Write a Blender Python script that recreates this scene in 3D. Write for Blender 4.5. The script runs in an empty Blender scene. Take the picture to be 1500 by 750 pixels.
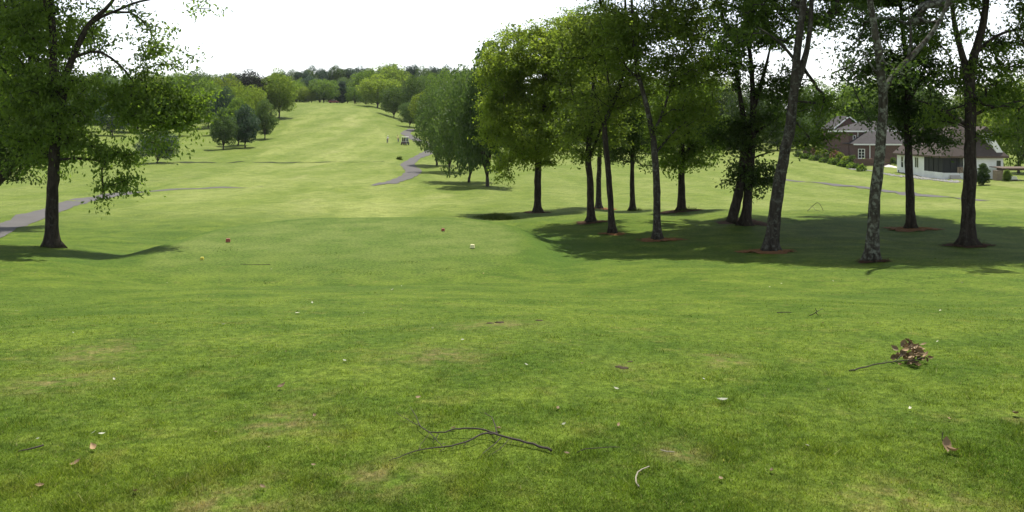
import bpy, bmesh, math, random
import numpy as np
from mathutils import Vector

random.seed(11)
rng = np.random.default_rng(11)
SC = bpy.context.scene
COL = SC.collection
F, CX, HY, CAMZ = 1177.0, 750.0, 190.0, 1.6      # lens of the photograph, in its pixels

# ------------------------------------------------------------------ camera, world, sun
cam_data = bpy.data.cameras.new('camera')
cam_data.sensor_width = 36.0
cam_data.lens = 36.0 * F / 1500.0
cam_data.shift_y = -(375.0 - HY) / 1500.0
cam_data.clip_start = 0.05
cam_data.clip_end = 4000
cam = bpy.data.objects.new('camera', cam_data)
COL.objects.link(cam)
cam.location = (0, 0, CAMZ)
cam.rotation_euler = (math.radians(90), 0, 0)
SC.camera = cam

SUN_EL, SUN_AZ = 71.0, 22.0
world = bpy.data.worlds.new('World')
SC.world = world
world.use_nodes = True
wn = world.node_tree
wn.nodes.clear()
sky = wn.nodes.new('ShaderNodeTexSky')
sky.sky_type = 'NISHITA'
sky.sun_disc = False
sky.sun_elevation = math.radians(SUN_EL)
sky.sun_rotation = math.radians(SUN_AZ)
sky.air_density = 1.0
sky.dust_density = 1.5
sky.ozone_density = 0.6
bg = wn.nodes.new('ShaderNodeBackground')
bg.inputs[1].default_value = 0.06
wo = wn.nodes.new('ShaderNodeOutputWorld')
wn.links.new(sky.outputs[0], bg.inputs[0])
# a bright veil of thin cloud, thickest towards the horizon
tcw = wn.nodes.new('ShaderNodeTexCoord')
sep = wn.nodes.new('ShaderNodeSeparateXYZ'); wn.links.new(tcw.outputs['Generated'], sep.inputs[0])
mr = wn.nodes.new('ShaderNodeMapRange'); mr.interpolation_type = 'SMOOTHSTEP'
for k, v in ((1, .05), (2, .55), (3, .80), (4, .20)): mr.inputs[k].default_value = v
wn.links.new(sep.outputs[2], mr.inputs[0])
cn = wn.nodes.new('ShaderNodeTexNoise'); cn.inputs['Scale'].default_value = 3.0; cn.inputs['Detail'].default_value = 5
wn.links.new(tcw.outputs['Generated'], cn.inputs['Vector'])
cm = wn.nodes.new('ShaderNodeMapRange')
for k, v in ((1, .3), (2, .7), (3, .75), (4, 1.15)): cm.inputs[k].default_value = v
wn.links.new(cn.outputs[0], cm.inputs[0])
mu = wn.nodes.new('ShaderNodeMath'); mu.operation = 'MULTIPLY'
wn.links.new(mr.outputs[0], mu.inputs[0]); wn.links.new(cm.outputs[0], mu.inputs[1])
veil = wn.nodes.new('ShaderNodeBackground'); veil.inputs[0].default_value = (.97, .985, 1.0, 1)
wn.links.new(mu.outputs[0], veil.inputs[1])
ads = wn.nodes.new('ShaderNodeAddShader')
wn.links.new(bg.outputs[0], ads.inputs[0]); wn.links.new(veil.outputs[0], ads.inputs[1])
wn.links.new(ads.outputs[0], wo.inputs[0])

sl = bpy.data.lights.new('sun', 'SUN')
sl.energy = 5.0
sl.angle = math.radians(0.6)
sl.color = (1.0, 0.95, 0.86)
so = bpy.data.objects.new('sun', sl)
COL.objects.link(so)
el, az = math.radians(SUN_EL), math.radians(SUN_AZ)
so.rotation_euler = Vector((math.sin(az) * math.cos(el), math.cos(az) * math.cos(el), math.sin(el))).to_track_quat('Z', 'Y').to_euler()

SC.view_settings.view_transform = 'Standard'
SC.view_settings.look = 'None'
SC.view_settings.exposure = 0.55
SC.view_settings.gamma = 1.0
SC.view_settings.use_curve_mapping = False
SC.cycles.use_denoising = True
SC.cycles.max_bounces = 6
SC.cycles.transparent_max_bounces = 4

# ------------------------------------------------------------------ terrain height
ROWS = np.array([1.5, 4, 6, 8, 11, 15, 20, 26, 33, 42, 55, 75, 100, 130, 170, 220, 300, 345, 450, 700.])
NEAR = [0, -.04, -.2, -.42, -.87, -1.45]
TAB = {
 -900: [-1.8, -2.2, -2.8, -3.4, -3.7, -3.9, -3.5, -2.6, -.5, 3, 9.5, 13, 20, 32],
 0:    [-1.95, -2.2, -2.9, -3.5, -3.9, -4.2, -4.0, -3.3, -1, 2.5, 9, 12, 19, 32],
 300:  [-2.25, -2.85, -3.3, -3.45, -3.8, -4.15, -4.15, -3.7, -2.2, .8, 8, 11.5, 19, 32],
 450:  [-2.2, -2.8, -3.25, -3.5, -3.8, -4.15, -4.2, -3.9, -2.3, 1.2, 9.8, 13.2, 16, 32],
 540:  [-2.2, -2.8, -3.25, -3.5, -3.8, -4.15, -4.2, -3.9, -2.2, 1.2, 8.8, 12, 16, 32],
 600:  [-2.2, -2.8, -3.2, -3.45, -3.8, -4.15, -4.2, -3.95, -2.3, .4, 5.2, 8, 14, 30],
 750:  [-2.2, -2.7, -3.0, -3.2, -3.7, -4.2, -4.4, -4.3, -3.2, -1, 3, 5.5, 12, 28],
 900:  [-2.1, -2.55, -2.8, -2.98, -3.85, -4.4, -4.7, -4.6, -3.9, -2.5, 1, 3, 8, 20],
 1100: [-1.95, -2.4, -2.68, -2.78, -4.05, -4.7, -4.9, -4.6, -3.6, -2, 1, 3, 8, 16],
 1300: [-1.8, -2.3, -2.62, -2.78, -4.15, -4.85, -5.3, -5.1, -4.1, -2.5, 0, 1.5, 6, 14],
 1500: [-1.75, -2.35, -2.7, -2.85, -4.15, -4.75, -5.25, -5.3, -4.8, -3.5, -1, 0, 4, 12],
 2400: [-1.75, -2.35, -2.7, -2.85, -4.15, -4.75, -5.25, -5.3, -4.8, -3.5, -1, 0, 4, 12],
}
CPX = np.array(sorted(TAB))
CU = (CPX - CX) / F
ZT = np.array([NEAR + TAB[int(c)] for c in CPX])
LR = np.log(ROWS)

def hermite(xk, yk, x):
    """xk (n,), yk (n, N) or (n,) ; x (N,) -> (N,)  smooth monotone-ish interpolation"""
    n = len(xk)
    x = np.clip(x, xk[0], xk[-1])
    i = np.clip(np.searchsorted(xk, x) - 1, 0, n - 2)
    h = np.diff(xk)
    if yk.ndim == 1:
        yk = np.repeat(yk[:, None], len(x), 1)
    d = np.diff(yk, axis=0) / h[:, None]
    m = np.zeros_like(yk)
    a, b = d[:-1], d[1:]
    s = a * b > 0
    w1, w2 = (2 * h[1:] + h[:-1])[:, None], (h[1:] + 2 * h[:-1])[:, None]
    with np.errstate(all='ignore'):
        hm = (w1 + w2) / (w1 / np.where(s, a, 1) + w2 / np.where(s, b, 1))
    m[1:-1] = np.where(s, hm, 0)
    m[0], m[-1] = d[0], d[-1]
    k = np.arange(len(x))
    t = (x - xk[i]) / h[i]
    y0, y1, m0, m1 = yk[i, k], yk[i + 1, k], m[i, k] * h[i], m[i + 1, k] * h[i]
    t2, t3 = t * t, t * t * t
    return (2*t3 - 3*t2 + 1)*y0 + (t3 - 2*t2 + t)*m0 + (-2*t3 + 3*t2)*y1 + (t3 - t2)*m1

def sstep(a, b, x):
    t = np.clip((x - a) / (b - a), 0, 1)
    return t * t * (3 - 2 * t)

_wav = [(random.uniform(0, 6.28), random.uniform(1.6, 7.0), random.uniform(0, 6.28)) for _ in range(14)]
TEE_C, TEE_R = (-5.6, 28.2), (6.6, 8.3)

def tee_mask(x, y):
    q = (np.abs((x - TEE_C[0]) / TEE_R[0]) ** 2.6 + np.abs((y - TEE_C[1]) / TEE_R[1]) ** 2.6) ** (1 / 2.6)
    return q

def tz(x, y):
    x = np.atleast_1d(np.asarray(x, float)); y = np.atleast_1d(np.asarray(y, float))
    sh = x.shape
    x, y = x.ravel(), y.ravel()
    out = np.zeros(len(x))
    for s in range(0, len(x), 60000):
        xs, ys = x[s:s+60000], y[s:s+60000]
        d = np.clip(ys, 1.5, 700)
        u = np.clip(xs / np.maximum(d, 6.0), CU[0], CU[-1])
        cols = np.array([hermite(LR, ZT[c], np.log(d)) for c in range(len(CU))])
        z = hermite(CU, cols, u)
        q = tee_mask(xs, ys)
        m = 1 - sstep(0.93, 1.20, q)
        z = z * (1 - m) + (-2.34 + 0.004 * (ys - 28)) * m
        amp = sstep(3, 9, d) * (1 - .6 * m)
        und = sum(np.sin((np.cos(a) * xs + np.sin(a) * ys) * 6.2832 / w + p) * w for a, w, p in _wav)
        z = z + und * .0017 * amp * np.where(d > 60, 3.0, 1 + sstep(20, 60, d) * 2)
        out[s:s+60000] = z
    return out.reshape(sh)

def gz(x, y):
    return float(tz([x], [y])[0])

_DS = np.exp(np.linspace(math.log(2.0), math.log(690), 1400))
def hit(px, py):
    """where the line of sight of a photo pixel meets the ground"""
    u, s = (px - CX) / F, (HY - py) / F
    g = tz(u * _DS, _DS)
    r = CAMZ + s * _DS
    b = np.nonzero(r <= g)[0]
    if not len(b):
        d = 345.0
    else:
        i = b[0]
        if i == 0:
            d = _DS[0]
        else:
            e0, e1 = r[i-1] - g[i-1], r[i] - g[i]
            d = _DS[i-1] + (_DS[i] - _DS[i-1]) * e0 / (e0 - e1)
    return Vector((u * d, d, gz(u * d, d)))

def at(px, py, d):
    return np.array([(px - CX) / F * d, d, CAMZ + (HY - py) / F * d])

# ------------------------------------------------------------------ object helpers
def tag(o, label=None, cat=None, group=None, kind=None):
    if label: o['label'] = label
    if cat: o['category'] = cat
    if group: o['group'] = group
    if kind: o['kind'] = kind
    return o

def thing(name, label, cat, loc=(0, 0, 0), rz=0.0, group=None):
    o = bpy.data.objects.new(name, None)
    o.empty_display_size = 0.2
    COL.objects.link(o)
    o.location = loc
    o.rotation_euler = (0, 0, rz)
    return tag(o, label, cat, group)

def mesh_obj(name, V, Fc, mat=None, parent=None, smooth=False, loc=None):
    me = bpy.data.meshes.new(name)
    V = np.asarray(V, np.float32)
    if isinstance(Fc, np.ndarray):
        nf, k = Fc.shape
        me.vertices.add(len(V)); me.vertices.foreach_set('co', V.ravel())
        me.loops.add(nf * k); me.loops.foreach_set('vertex_index', Fc.ravel().astype(np.int32))
        me.polygons.add(nf)
        me.polygons.foreach_set('loop_start', np.arange(0, nf * k, k, dtype=np.int32))
        me.polygons.foreach_set('loop_total', np.full(nf, k, np.int32))
        me.update(calc_edges=True)
    else:
        me.from_pydata([tuple(map(float, v)) for v in V], [], Fc)
        me.update()
    if smooth:
        me.polygons.foreach_set('use_smooth', np.ones(len(me.polygons), bool))
    o = bpy.data.objects.new(name, me)
    COL.objects.link(o)
    if mat is not None: me.materials.append(mat)
    if parent is not None: o.parent = parent
    if loc is not None: o.location = loc
    return o

def set_attr(o, name, vals):
    a = o.data.attributes.new(name, 'FLOAT', 'POINT')
    a.data.foreach_set('value', np.asarray(vals, np.float32))

class MB:
    """collects boxes, prisms, tubes of ONE part"""
    def __init__(self): self.v = []; self.f = []
    def add(self, V, Fc):
        o = len(self.v)
        self.v += [tuple(map(float, q)) for q in V]
        self.f += [tuple(i + o for i in q) for q in Fc]
        return self
    def box(self, x0, x1, y0, y1, z0, z1):
        return self.add([(x0,y0,z0),(x1,y0,z0),(x1,y1,z0),(x0,y1,z0),(x0,y0,z1),(x1,y0,z1),(x1,y1,z1),(x0,y1,z1)],
            [(3,2,1,0),(4,5,6,7),(0,1,5,4),(1,2,6,5),(2,3,7,6),(3,0,4,7)])
    def prism(self, poly, y0, y1):
        """poly in xz, extruded along y"""
        n = len(poly)
        return self.add([(a, y0, b) for a, b in poly] + [(a, y1, b) for a, b in poly],
            [tuple(range(n)), tuple(range(2*n-1, n-1, -1))] + [(i, i+n, (i+1) % n + n, (i+1) % n) for i in range(n)])
    def tube(self, pts, rad, n=8, cap=True):
        V, Fc = tube(pts, rad, n, cap)
        return self.add(V, Fc)
    def build(self, name, mat, parent=None, smooth=False, bevel=0):
        o = mesh_obj(name, self.v, self.f, mat, parent, smooth)
        if bevel:
            b = o.modifiers.new('bevel', 'BEVEL'); b.width = bevel; b.segments = 2
        return o

def tube(pts, rad, n=8, cap=True, lump=0.0, flute=0.0, rs=None):
    pts = np.asarray(pts, float)
    N = len(pts)
    rad = np.broadcast_to(np.asarray(rad, float), (N,))
    T = np.gradient(pts, axis=0)
    T /= np.linalg.norm(T, axis=1)[:, None] + 1e-9
    ref = np.array([0.13, 1, 0.05]) if abs(T[0][1]) < .8 else np.array([1., .1, 0])
    V = []
    for i in range(N):
        a = np.cross(T[i], ref); a /= np.linalg.norm(a) + 1e-9
        b = np.cross(T[i], a)
        for k in range(n):
            t = 6.28318 * k / n
            r = rad[i]
            if lump and rs is not None: r *= 1 + lump * (rs.random() - .5)
            V.append(pts[i] + (a * math.cos(t) + b * math.sin(t)) * r)
    Fc = []
    for i in range(N - 1):
        for k in range(n):
            k2 = (k + 1) % n
            Fc.append((i*n + k, i*n + k2, (i+1)*n + k2, (i+1)*n + k))
    if cap:
        Fc.append(tuple(range(n - 1, -1, -1))); Fc.append(tuple((N-1)*n + k for k in range(n)))
    return V, Fc

# ------------------------------------------------------------------ materials
def new_mat(name):
    m = bpy.data.materials.new(name)
    m.use_nodes = True
    nt = m.node_tree
    nt.nodes.clear()
    out = nt.nodes.new('ShaderNodeOutputMaterial')
    return m, nt, out

def N(nt, typ, **kw):
    n = nt.nodes.new(typ)
    for k, v in kw.items():
        if k.startswith('i_'):
            key = k[2:]
            n.inputs[int(key) if key.isdigit() else key].default_value = v
        else:
            setattr(n, k, v)
    return n

def mix_rgb(nt, fac, a, b, blend='MIX'):
    n = nt.nodes.new('ShaderNodeMix'); n.data_type = 'RGBA'; n.blend_type = blend
    for sock, v in ((0, fac), (6, a), (7, b)):
        if isinstance(v, (int, float)): n.inputs[sock].default_value = v
        elif isinstance(v, tuple): n.inputs[sock].default_value = (*v, 1) if len(v) == 3 else v
        else: nt.links.new(v, n.inputs[sock])
    return n.outputs[2]

def noise(nt, scale, detail=4, rough=.55, vec=None, stretch=None):
    tc = N(nt, 'ShaderNodeNewGeometry').outputs['Position'] if vec is None else vec
    if stretch:
        mp = N(nt, 'ShaderNodeMapping'); mp.inputs['Scale'].default_value = stretch
        nt.links.new(tc, mp.inputs[0]); tc = mp.outputs[0]
    n = N(nt, 'ShaderNodeTexNoise', i_Scale=scale, i_Detail=detail, i_Roughness=rough)
    nt.links.new(tc, n.inputs['Vector'])
    return n.outputs[0]

def ramp(nt, v, a, b, lo=0., hi=1.):
    n = N(nt, 'ShaderNodeMapRange', i_1=a, i_2=b, i_3=lo, i_4=hi)
    n.interpolation_type = 'SMOOTHSTEP'
    nt.links.new(v, n.inputs[0])
    return n.outputs[0]

def math_n(nt, op, a, b):
    n = N(nt, 'ShaderNodeMath', operation=op)
    for i, v in enumerate((a, b)):
        if isinstance(v, (int, float)): n.inputs[i].default_value = v
        else: nt.links.new(v, n.inputs[i])
    return n.outputs[0]

def attr(nt, name):
    return N(nt, 'ShaderNodeAttribute', attribute_name=name).outputs['Fac']

def simple(name, col, rough=.7, var=.25, scale=3.0, spec=.3, metal=0., bump=0.0, bscale=30.):
    m, nt, out = new_mat(name)
    p = N(nt, 'ShaderNodeBsdfPrincipled', i_Roughness=rough, i_Metallic=metal)
    p.inputs['Specular IOR Level'].default_value = spec
    tc = N(nt, 'ShaderNodeTexCoord').outputs['Object']
    n = noise(nt, scale, 5, .6, tc)
    lo = tuple(c * (1 - var) for c in col); hi = tuple(min(1, c * (1 + var)) for c in col)
    nt.links.new(mix_rgb(nt, n, lo, hi), p.inputs['Base Color'])
    if bump:
        b = N(nt, 'ShaderNodeBump', i_Strength=bump, i_Distance=.02)
        nt.links.new(noise(nt, bscale, 4, .6, tc), b.inputs['Height'])
        nt.links.new(b.outputs[0], p.inputs['Normal'])
    nt.links.new(p.outputs[0], out.inputs[0])
    return m

def grass_colour(nt):
    """turf colour from world position and from the ground's own mowing / wear attributes"""
    big = noise(nt, .22, 3, .5)
    mid = noise(nt, .9, 4, .6)
    mid2 = noise(nt, 2.6, 4, .65)
    fine = noise(nt, 26, 3, .7)
    c = mix_rgb(nt, ramp(nt, mid, .3, .72), (.056, .098, .012), (.112, .156, .022))
    c = mix_rgb(nt, ramp(nt, mid2, .52, .80, 0, .7), c, (.145, .146, .040))
    c = mix_rgb(nt, ramp(nt, big, .48, .70, 0, .5), c, (.048, .090, .014))
    streak = noise(nt, .5, 4, .6, stretch=(.35, .12, 1))
    pale = mix_rgb(nt, ramp(nt, streak, .32, .68), (.140, .182, .038), (.226, .252, .084))
    pale = mix_rgb(nt, ramp(nt, noise(nt, .12, 4, .62, stretch=(1, .45, 1)), .55, .75, 0, .6), pale, (.290, .285, .130))
    pale = mix_rgb(nt, 1.0, pale, mix_rgb(nt, ramp(nt, noise(nt, 1.1, 5, .7), .3, .7), (.74, .78, .70), (1.20, 1.16, 1.18)), 'MULTIPLY')
    c = mix_rgb(nt, attr(nt, 'pale'), c, pale)
    teec = mix_rgb(nt, ramp(nt, noise(nt, .7, 5, .65), .35, .68), (.078, .122, .022), (.126, .162, .042))
    c = mix_rgb(nt, attr(nt, 'tee'), c, teec)
    c = mix_rgb(nt, 1.0, c, mix_rgb(nt, ramp(nt, noise(nt, 11, 4, .7), .32, .68), (.66, .70, .62), (1.26, 1.22, 1.2)), 'MULTIPLY')
    c = mix_rgb(nt, math_n(nt, 'MULTIPLY', attr(nt, 'rim'), .7), c, (.050, .098, .014))
    dirtc = mix_rgb(nt, fine, (.13, .10, .045), (.21, .165, .075))
    dm = math_n(nt, 'MULTIPLY', attr(nt, 'dirt'), ramp(nt, noise(nt, 5, 5, .7), .38, .68, 0, .8))
    c = mix_rgb(nt, dm, c, dirtc)
    return c, fine

def ground_mat():
    m, nt, out = new_mat('turf')
    c, fine = grass_colour(nt)
    f2 = noise(nt, 70, 2, .7)
    c = mix_rgb(nt, 1.0, c, mix_rgb(nt, ramp(nt, fine, .25, .75), (.62, .66, .6), (1.30, 1.28, 1.25)), 'MULTIPLY')
    c = mix_rgb(nt, 1.0, c, mix_rgb(nt, ramp(nt, f2, .3, .7), (.8, .82, .8), (1.15, 1.15, 1.15)), 'MULTIPLY')
    d = N(nt, 'ShaderNodeBsdfPrincipled', i_Roughness=.8)
    d.inputs['Specular IOR Level'].default_value = .06
    nt.links.new(c, d.inputs['Base Color'])
    b = N(nt, 'ShaderNodeBump', i_Strength=.55, i_Distance=.05)
    nt.links.new(noise(nt, 14, 6, .7), b.inputs['Height'])
    nt.links.new(b.outputs[0], d.inputs['Normal'])
    nt.links.new(d.outputs[0], out.inputs[0])
    return m

def blade_mat():
    m, nt, out = new_mat('grass_blades')
    c, _ = grass_colour(nt)
    r = attr(nt, 'bladevar')
    r2 = math_n(nt, 'POWER', r, 1.5)
    c = mix_rgb(nt, 1.0, c, mix_rgb(nt, r2, (.66, .73, .60), (2.5, 2.35, 2.4)), 'MULTIPLY')
    c = mix_rgb(nt, ramp(nt, r, .93, .99, 0, .8), c, (.34, .30, .15))
    d = N(nt, 'ShaderNodeBsdfPrincipled', i_Roughness=.55)
    d.inputs['Specular IOR Level'].default_value = .1
    nt.links.new(c, d.inputs['Base Color'])
    t = N(nt, 'ShaderNodeBsdfTranslucent')
    nt.links.new(mix_rgb(nt, 1.0, c, (1.5, 1.5, .7), 'MULTIPLY'), t.inputs[0])
    mx = N(nt, 'ShaderNodeMixShader', i_0=.4)
    nt.links.new(d.outputs[0], mx.inputs[1]); nt.links.new(t.outputs[0], mx.inputs[2])
    nt.links.new(mx.outputs[0], out.inputs[0])
    return m

def leaf_mat(name, dark, light, trans=.42, tmul=(2.2, 2.1, .9)):
    m, nt, out = new_mat(name)
    r = attr(nt, 'leafvar')
    oi = N(nt, 'ShaderNodeObjectInfo').outputs['Random']
    c = mix_rgb(nt, r, dark, light)
    c = mix_rgb(nt, 1.0, c, mix_rgb(nt, oi, (.85, .88, .9), (1.18, 1.12, 1.05)), 'MULTIPLY')
    d = N(nt, 'ShaderNodeBsdfPrincipled', i_Roughness=.55)
    d.inputs['Specular IOR Level'].default_value = .16
    nt.links.new(c, d.inputs['Base Color'])
    t = N(nt, 'ShaderNodeBsdfTranslucent')
    nt.links.new(mix_rgb(nt, 1.0, c, tmul, 'MULTIPLY'), t.inputs[0])
    mx = N(nt, 'ShaderNodeMixShader', i_0=trans)
    nt.links.new(d.outputs[0], mx.inputs[1]); nt.links.new(t.outputs[0], mx.inputs[2])
    nt.links.new(mx.outputs[0], out.inputs[0])
    return m

def bark_mat(name, dark, light, lichen=.0, lcol=(.34, .36, .30)):
    m, nt, out = new_mat(name)
    tc = N(nt, 'ShaderNodeTexCoord').outputs['Object']
    n1 = noise(nt, 9, 6, .7, tc, (1, 1, .22))
    c = mix_rgb(nt, ramp(nt, n1, .3, .7), dark, light)
    if lichen:
        n2 = noise(nt, 7, 5, .7, tc)
        c = mix_rgb(nt, ramp(nt, n2, .56 - .12 * lichen, .64, 0, min(1, lichen)), c, lcol)
    p = N(nt, 'ShaderNodeBsdfPrincipled', i_Roughness=.9)
    p.inputs['Specular IOR Level'].default_value = .1
    nt.links.new(c, p.inputs['Base Color'])
    b = N(nt, 'ShaderNodeBump', i_Strength=.9, i_Distance=.04)
    nt.links.new(n1, b.inputs['Height']); nt.links.new(b.outputs[0], p.inputs['Normal'])
    nt.links.new(p.outputs[0], out.inputs[0])
    return m

def brick_mat(name, a, b, mortar, scale=4.0):
    m, nt, out = new_mat(name)
    tc = N(nt, 'ShaderNodeTexCoord').outputs['Object']
    sx = N(nt, 'ShaderNodeSeparateXYZ'); nt.links.new(tc, sx.inputs[0])
    cx = N(nt, 'ShaderNodeCombineXYZ')
    nt.links.new(math_n(nt, 'ADD', sx.outputs[0], sx.outputs[1]), cx.inputs[0]); nt.links.new(sx.outputs[2], cx.inputs[1])
    br = N(nt, 'ShaderNodeTexBrick', i_Scale=scale)
    br.inputs['Color1'].default_value = (*a, 1); br.inputs['Color2'].default_value = (*b, 1); br.inputs['Mortar'].default_value = (*mortar, 1)
    br.inputs['Mortar Size'].default_value = .012
    nt.links.new(cx.outputs[0], br.inputs['Vector'])
    p = N(nt, 'ShaderNodeBsdfPrincipled', i_Roughness=.85)
    c = mix_rgb(nt, 1.0, br.outputs[0], mix_rgb(nt, noise(nt, .8, 4, .6, tc), (.75, .75, .75), (1.2, 1.2, 1.2)), 'MULTIPLY')
    nt.links.new(c, p.inputs['Base Color'])
    nt.links.new(p.outputs[0], out.inputs[0])
    return m

M = {}
M['turf'] = ground_mat()
M['blades'] = blade_mat()
M['leaf_mid'] = leaf_mat('leaves_mid_green', (.036, .070, .014), (.108, .165, .032), .5, (2.6, 2.6, 1.3))
M['leaf_bright'] = leaf_mat('leaves_yellow_green', (.060, .104, .014), (.158, .205, .038), .55, (2.3, 2.3, 1.3))
M['leaf_dark'] = leaf_mat('leaves_dark_green', (.024, .048, .012), (.070, .112, .026), .44, (2.0, 2.0, 1.1))
M['leaf_grey'] = leaf_mat('leaves_grey_green', (.044, .080, .024), (.098, .146, .042), .4, (1.7, 1.8, 1.1))
M['leaf_olive'] = leaf_mat('leaves_olive', (.046, .076, .014), (.130, .168, .034), .54, (2.6, 2.6, 1.3))
M['leaf_purple'] = leaf_mat('leaves_purple_black', (.014, .016, .013), (.030, .036, .024), .15, (1.3, 1.2, 1.2))
M['leaf_blue'] = leaf_mat('leaves_blue_green', (.028, .054, .032), (.060, .100, .054), .28, (1.4, 1.6, 1.2))
M['bark'] = bark_mat('bark_dark', (.016, .013, .010), (.055, .045, .034), .2, (.13,.14,.11))
M['bark_grey'] = bark_mat('bark_grey', (.020, .017, .013), (.064, .056, .044), .5, (.15,.16,.13))
M['bark_lichen'] = bark_mat('bark_lichen', (.022, .019, .014), (.070, .062, .048), .8, (.19,.205,.16))
M['bark_far'] = simple('bark_far', (.05, .042, .032), .9, .3, 2)
M['asphalt'] = simple('asphalt', (.092, .087, .083), .85, .2, 1.2, .2, bump=.2)
M['mulch'] = simple('pine_straw', (.190, .098, .042), .95, .55, 14, .1, bump=1.0, bscale=60)
M['mulch_dark'] = simple('dark_mulch', (.075, .045, .028), .95, .55, 14, .1, bump=1.0, bscale=60)

# ------------------------------------------------------------------ ground sheet
def px_poly(pts):
    return np.array([[p.x, p.y] for p in (hit(*q) for q in pts)])

def poly_sd(poly, x, y):
    """signed distance to polygon (negative inside)"""
    d2 = np.full(x.shape, 1e18); inside = np.zeros(x.shape, bool)
    n = len(poly)
    for i in range(n):
        ax, ay = poly[i]; bx, by = poly[(i + 1) % n]
        ex, ey = bx - ax, by - ay
        t = np.clip(((x - ax) * ex + (y - ay) * ey) / (ex * ex + ey * ey + 1e-9), 0, 1)
        d2 = np.minimum(d2, (x - ax - t * ex) ** 2 + (y - ay - t * ey) ** 2)
        c = ((ay > y) != (by > y)) & (x < (bx - ax) * (y - ay) / (by - ay + 1e-12) + ax)
        inside ^= c
    d = np.sqrt(d2)
    return np.where(inside, -d, d)

FAIR = px_poly([(250, 318), (620, 322), (690, 300), (620, 272), (575, 250), (585, 225), (560, 190), (545, 166), (530, 155), (455, 155), (430, 172), (395, 215), (300, 262), (190, 288)])
WORN = px_poly([(455, 316), (600, 318), (612, 300), (575, 290), (470, 291)])
DIRT = [(730, 475, .55, .22), (690, 478, .35, .2), (912, 537, .10, .08), (410, 620, .35, .18), (1060, 528, .3, .2), (150, 515, .5, .3),
        (1480, 610, .12, .08), (1000, 665, .2, .1), (90, 560, .4, .2), (1340, 740, .5, .15), (560, 700, .35, .12), (330, 735, .5, .15), (640, 520, .5, .2)]
DIRT = [(hit(a, b), c * .8, d * .8) for a, b, c, d in DIRT]

def marks(x, y):
    wob = np.sin(x * .31 + y * .11) * .5 + np.sin(y * .23 - x * .17) * .4
    sd = poly_sd(FAIR, x, y) + wob
    fair = 1 - sstep(-.5, .5, sd)
    # rough stays greener; the mown fairway is paler, with broad mowing bands up the hill
    band = np.tanh(3 * np.sin(x * .42 + y * .012 + .8)) * sstep(95, 140, y)
    pale = sstep(36, 60, y) * (.50 + .26 * fair) + fair * .15 * band  # all far turf is paler: backlit brightness put into its colour
    right = sstep(-5, 25, x) * sstep(42, 60, y)            # the open lawn before the houses
    pale = pale + .16 * right * (1 - fair)
    # worn strip behind the tee
    ws = poly_sd(WORN, x, y) + wob * 1.2
    pale = np.maximum(pale, (1 - sstep(-2.0, 1.5, ws)) * .98)
    q = tee_mask(x, y)
    tee = 1 - sstep(.86, .95, q)
    dirt = np.zeros_like(x)
    for c, rx, ry in DIRT:
        e = ((x - c.x) / rx) ** 2 + ((y - c.y) / (ry * 2.5)) ** 2
        dirt = np.maximum(dirt, np.exp(-e * 1.2))
    rim = sstep(.86, .98, q) * (1 - sstep(1.12, 1.5, q)) * sstep(20, 27, y)
    tee = tee * sstep(18.5, 29, y)
    return np.clip(pale, 0, 1), tee, dirt, rim

t = np.linspace(-1, 1, 641)
U = 1.35 * (.22 * t + .78 * t ** 3)
Y = np.concatenate([np.linspace(-26, 2.2, 14), np.exp(np.linspace(math.log(2.4), math.log(980), 520))])
GX = U[None, :] * (Y[:, None] + 32)
GY = np.repeat(Y[:, None], len(U), 1)
GZ = tz(GX, GY)
nr, nc = GX.shape
idx = np.arange(nr * nc).reshape(nr, nc)
quads = np.stack([idx[:-1, :-1], idx[:-1, 1:], idx[1:, 1:], idx[1:, :-1]], -1).reshape(-1, 4)
ground = mesh_obj('ground', np.stack([GX, GY, GZ], -1).reshape(-1, 3), quads, M['turf'], smooth=True)
tag(ground, 'mown golf course turf falling to a valley and rising to a far hill', 'ground', kind='structure')
pa, te, di, ri = marks(GX.ravel(), GY.ravel())
set_attr(ground, 'pale', pa); set_attr(ground, 'tee', te); set_attr(ground, 'dirt', di); set_attr(ground, 'rim', ri)

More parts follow.
